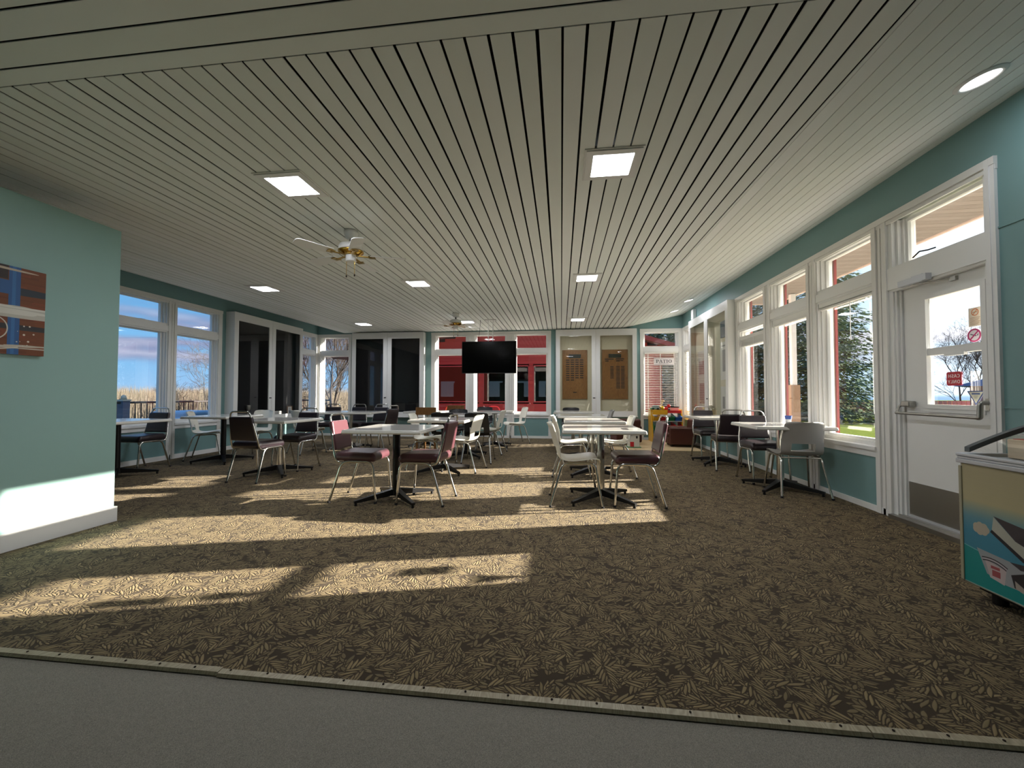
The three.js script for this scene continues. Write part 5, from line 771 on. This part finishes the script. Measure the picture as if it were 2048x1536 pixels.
for (const [x, y, d, k, s, t, l] of [
  [-19.5, -2.6, 20.6, 2, 0.86, 0.4, 'leafless tree at the right edge of the second left window'], [-25, -2.8, 23.6, 0, 0.6, 2, 'small leafless tree in the middle of the second left window'],
  [-15.2, -1.5, 25.4, 1, 1.0, 0, 'leafless tree with a dark trunk in the corner window, under the brown umbrella'], [-17.2, -1.8, 27.2, 0, 1.1, 1, 'leafless tree left of the dark trunk in the corner window'], [-18.6, -1.8, 26.6, 2, 1.1, 2, 'leafless tree at the corner post'], [-21.6, -2.2, 27.4, 1, 1.1, 3, 'leafless tree in the narrow left corner window'], [-23.5, -2.2, 29.6, 0, 1.2, 4, 'farther leafless tree in the narrow left corner window'], [-19.8, -2, 33, 1, 1.3, 5, 'tall leafless tree behind the corner group'], [-16.4, -1.6, 33, 2, 1.3, 0.7, 'leafless tree far behind the corner window'], [-26.5, -2.4, 33, 2, 1.3, 2.2, 'leafless tree behind the left end of the corner group'],
  [27, -0.3, 31, 0, 0.72, 0.3, 'leafless tree left in the door window'], [31.5, -0.3, 33.6, 1, 0.8, 1.3, 'leafless tree in the middle of the door window'], [33, -0.3, 31, 2, 0.75, 2.3, 'leafless tree right in the door window'], [37, -0.3, 41, 0, 0.9, 3.3, 'leafless tree far behind the door window'], [26.5, -0.3, 35, 1, 0.7, 4.0, 'thin leafless tree at the left edge of the door window'], [39, -0.3, 38, 1, 0.9, 5, 'leafless tree at the right edge of the door window'],
]) bareTree(x, y, d, k, s, t, l);
function spruceGeo(seed, H, Rb) {
  const R = rng(seed), pos = [], N = 15000, v = new THREE.Vector3();
  const tri = (a, b, c) => pos.push(a.x, a.y, a.z, b.x, b.y, b.z, c.x, c.y, c.z);
  for (let i = 0; i < N; i++) { const t = Math.pow(R(), 1.35), y = H * (0.04 + 0.96 * t), rm = Rb * (1 - t) ** 0.85 * (0.8 + 0.2 * Math.sin(y * 7)) + 0.08, rad = rm * Math.pow(R(), 0.45), a = R() * 6.2832, c = Math.cos(a), s = Math.sin(a), L = 0.10 + R() * 0.20, w = 0.025 + R() * 0.04, dr = -0.15 - R() * 0.45, tw = (R() - 0.5) * 1.4; const p = v.set(c * rad, y - rad * 0.18, s * rad).clone(), out = new THREE.Vector3(Math.cos(a + tw), dr, Math.sin(a + tw)).normalize(), sd = new THREE.Vector3(-s, (R() - 0.5), c).normalize(); tri(p.clone().addScaledVector(sd, w), p.clone().addScaledVector(sd, -w), p.clone().addScaledVector(out, L)); tri(p.clone().addScaledVector(out, L * 0.35).addScaledVector(sd, w * 1.6), p.clone().addScaledVector(out, L * 0.1), p.clone().addScaledVector(out, L * 0.9)); }
  const g = new THREE.BufferGeometry(); g.setAttribute('position', new THREE.Float32BufferAttribute(pos, 3)); g.computeVertexNormals(); return g;
}
const spruce = [spruceGeo(31, 9, 3.3), spruceGeo(32, 8, 3.0)], needle = [matte(0x66765f), matte(0x6f7d64)], trunkGeo = cyl(0.16, 0.05, 8.2, 0, 0, 0, 8);
for (const [x, d, k, s, l] of [[12.9, 21.6, 0, 1.12, 'big dark spruce in the window next to the door'], [11.6, 23.4, 1, 1.12, 'dark spruce behind the porch post'], [10.4, 26.0, 0, 1.0, 'dark spruce in the window next to the picture cabinet'], [8.2, 24.5, 1, 1.2, 'dark spruce seen above the right end of the red roof'], [16.2, 26.5, 0, 0.85, 'spruce behind the gap left of the big spruce'], [6.2, 27.0, 0, 1.25, 'tall spruce behind the red roof'], [9.4, 31.0, 1, 1.4, 'spruce at the back of the group beyond the lawn'], [12.6, 32.0, 0, 1.3, 'spruce at the far right back of the group beyond the lawn']]) {
  const o = group('spruce_tree', l, 'tree', [x, -0.16, d], x * 1.7, 'dark spruces beyond the lawn'); o.scale.setScalar(s); part(o, 'trunk', trunkGeo, M.barkDark); part(o, 'foliage', spruce[k], needle[k]);
}
// ---------- far things seen through the door and windows ----------
thing('red_fence', (() => { const g = []; for (let i = 0; i < 60; i++) g.push(box(16 + i * 0.26, 16.2 + i * 0.26, -0.16, 0.75, 28.5, 28.56)); return g; })(), std(0xc98a86, 0.8), 'low reddish fence far beyond the lawn', 'fence');
{
  const o = group('blue_shed', 'far brick shed with a blue roof and blue corner posts beyond the lawn', 'building', [23.5, -0.16, 23.0], 0.75), bl = std(0x6d86c6, 0.7);
  part(o, 'walls', box(-3.4, 3.4, 0, 1.7, -2, 2), std(0xa06c66, 0.9)); part(o, 'roof', hexa([[-3.8, 1.7, -2.5], [3.8, 1.7, -2.5], [3.8, 1.7, 2.5], [-3.8, 1.7, 2.5]], [[-3.8, 2.5, -0.1], [3.8, 2.5, -0.1], [3.8, 2.5, 0.1], [-3.8, 2.5, 0.1]]), bl); part(o, 'fascia', box(-3.85, 3.85, 1.55, 1.75, -2.56, -2.48), bl); for (const x of [-3.3, -1, 1.4, 3.3]) part(o, 'post', box(x - 0.12, x + 0.12, 0, 1.6, -2.5, -2.3), bl);
}
{ // dry brush: nobody could count it
  const R = rng(44), gs = []; for (let i = 0; i < 16; i++) { const a = R() * 6.28, l = 1.6 + R() * 1.6, s = 0.15 + R() * 0.4, g = new THREE.ConeGeometry(0.022 + R() * 0.02, l, 3); g.translate(0, l / 2, 0); g.rotateZ(s * (R() - 0.5) * 1.6); g.rotateY(a); g.translate((R() - 0.5) * 1.2, 0, (R() - 0.5) * 1.2); gs.push(g); }
  const N = 5200, im = new THREE.InstancedMesh(join(gs), matte(0x4f4a43), N), m = new THREE.Matrix4(), q = new THREE.Quaternion(), up = new THREE.Vector3(0, 1, 0), c = new THREE.Color();
  for (let i = 0; i < N; i++) { const far = Math.pow(R(), 0.6), r = 14 + far * 130, a = (20 + R() * 62) * Math.PI / 180, x = -r * Math.sin(a + 0.0) - 8, d = r * Math.cos(a) + 6, s = 0.7 + R() * 0.7 + far * 0.7; m.compose(new THREE.Vector3(x, -2.6 + far * 0.4, -d), q.setFromAxisAngle(up, R() * 6.28), new THREE.Vector3(s * 1.2, s, s * 1.2)); im.setMatrixAt(i, m); const k = 0.8 + R() * 0.5; c.setRGB(k, k * (0.94 + R() * 0.06), k * (0.85 + R() * 0.1)); im.setColorAt(i, c); }
  im.name = 'dry_brush'; shade(im); scene.add(im); tag(im, 'dense dry tan brush stretching to the horizon beyond the deck', 'brush', null, 'stuff');
}

renderer.render(scene, camera);
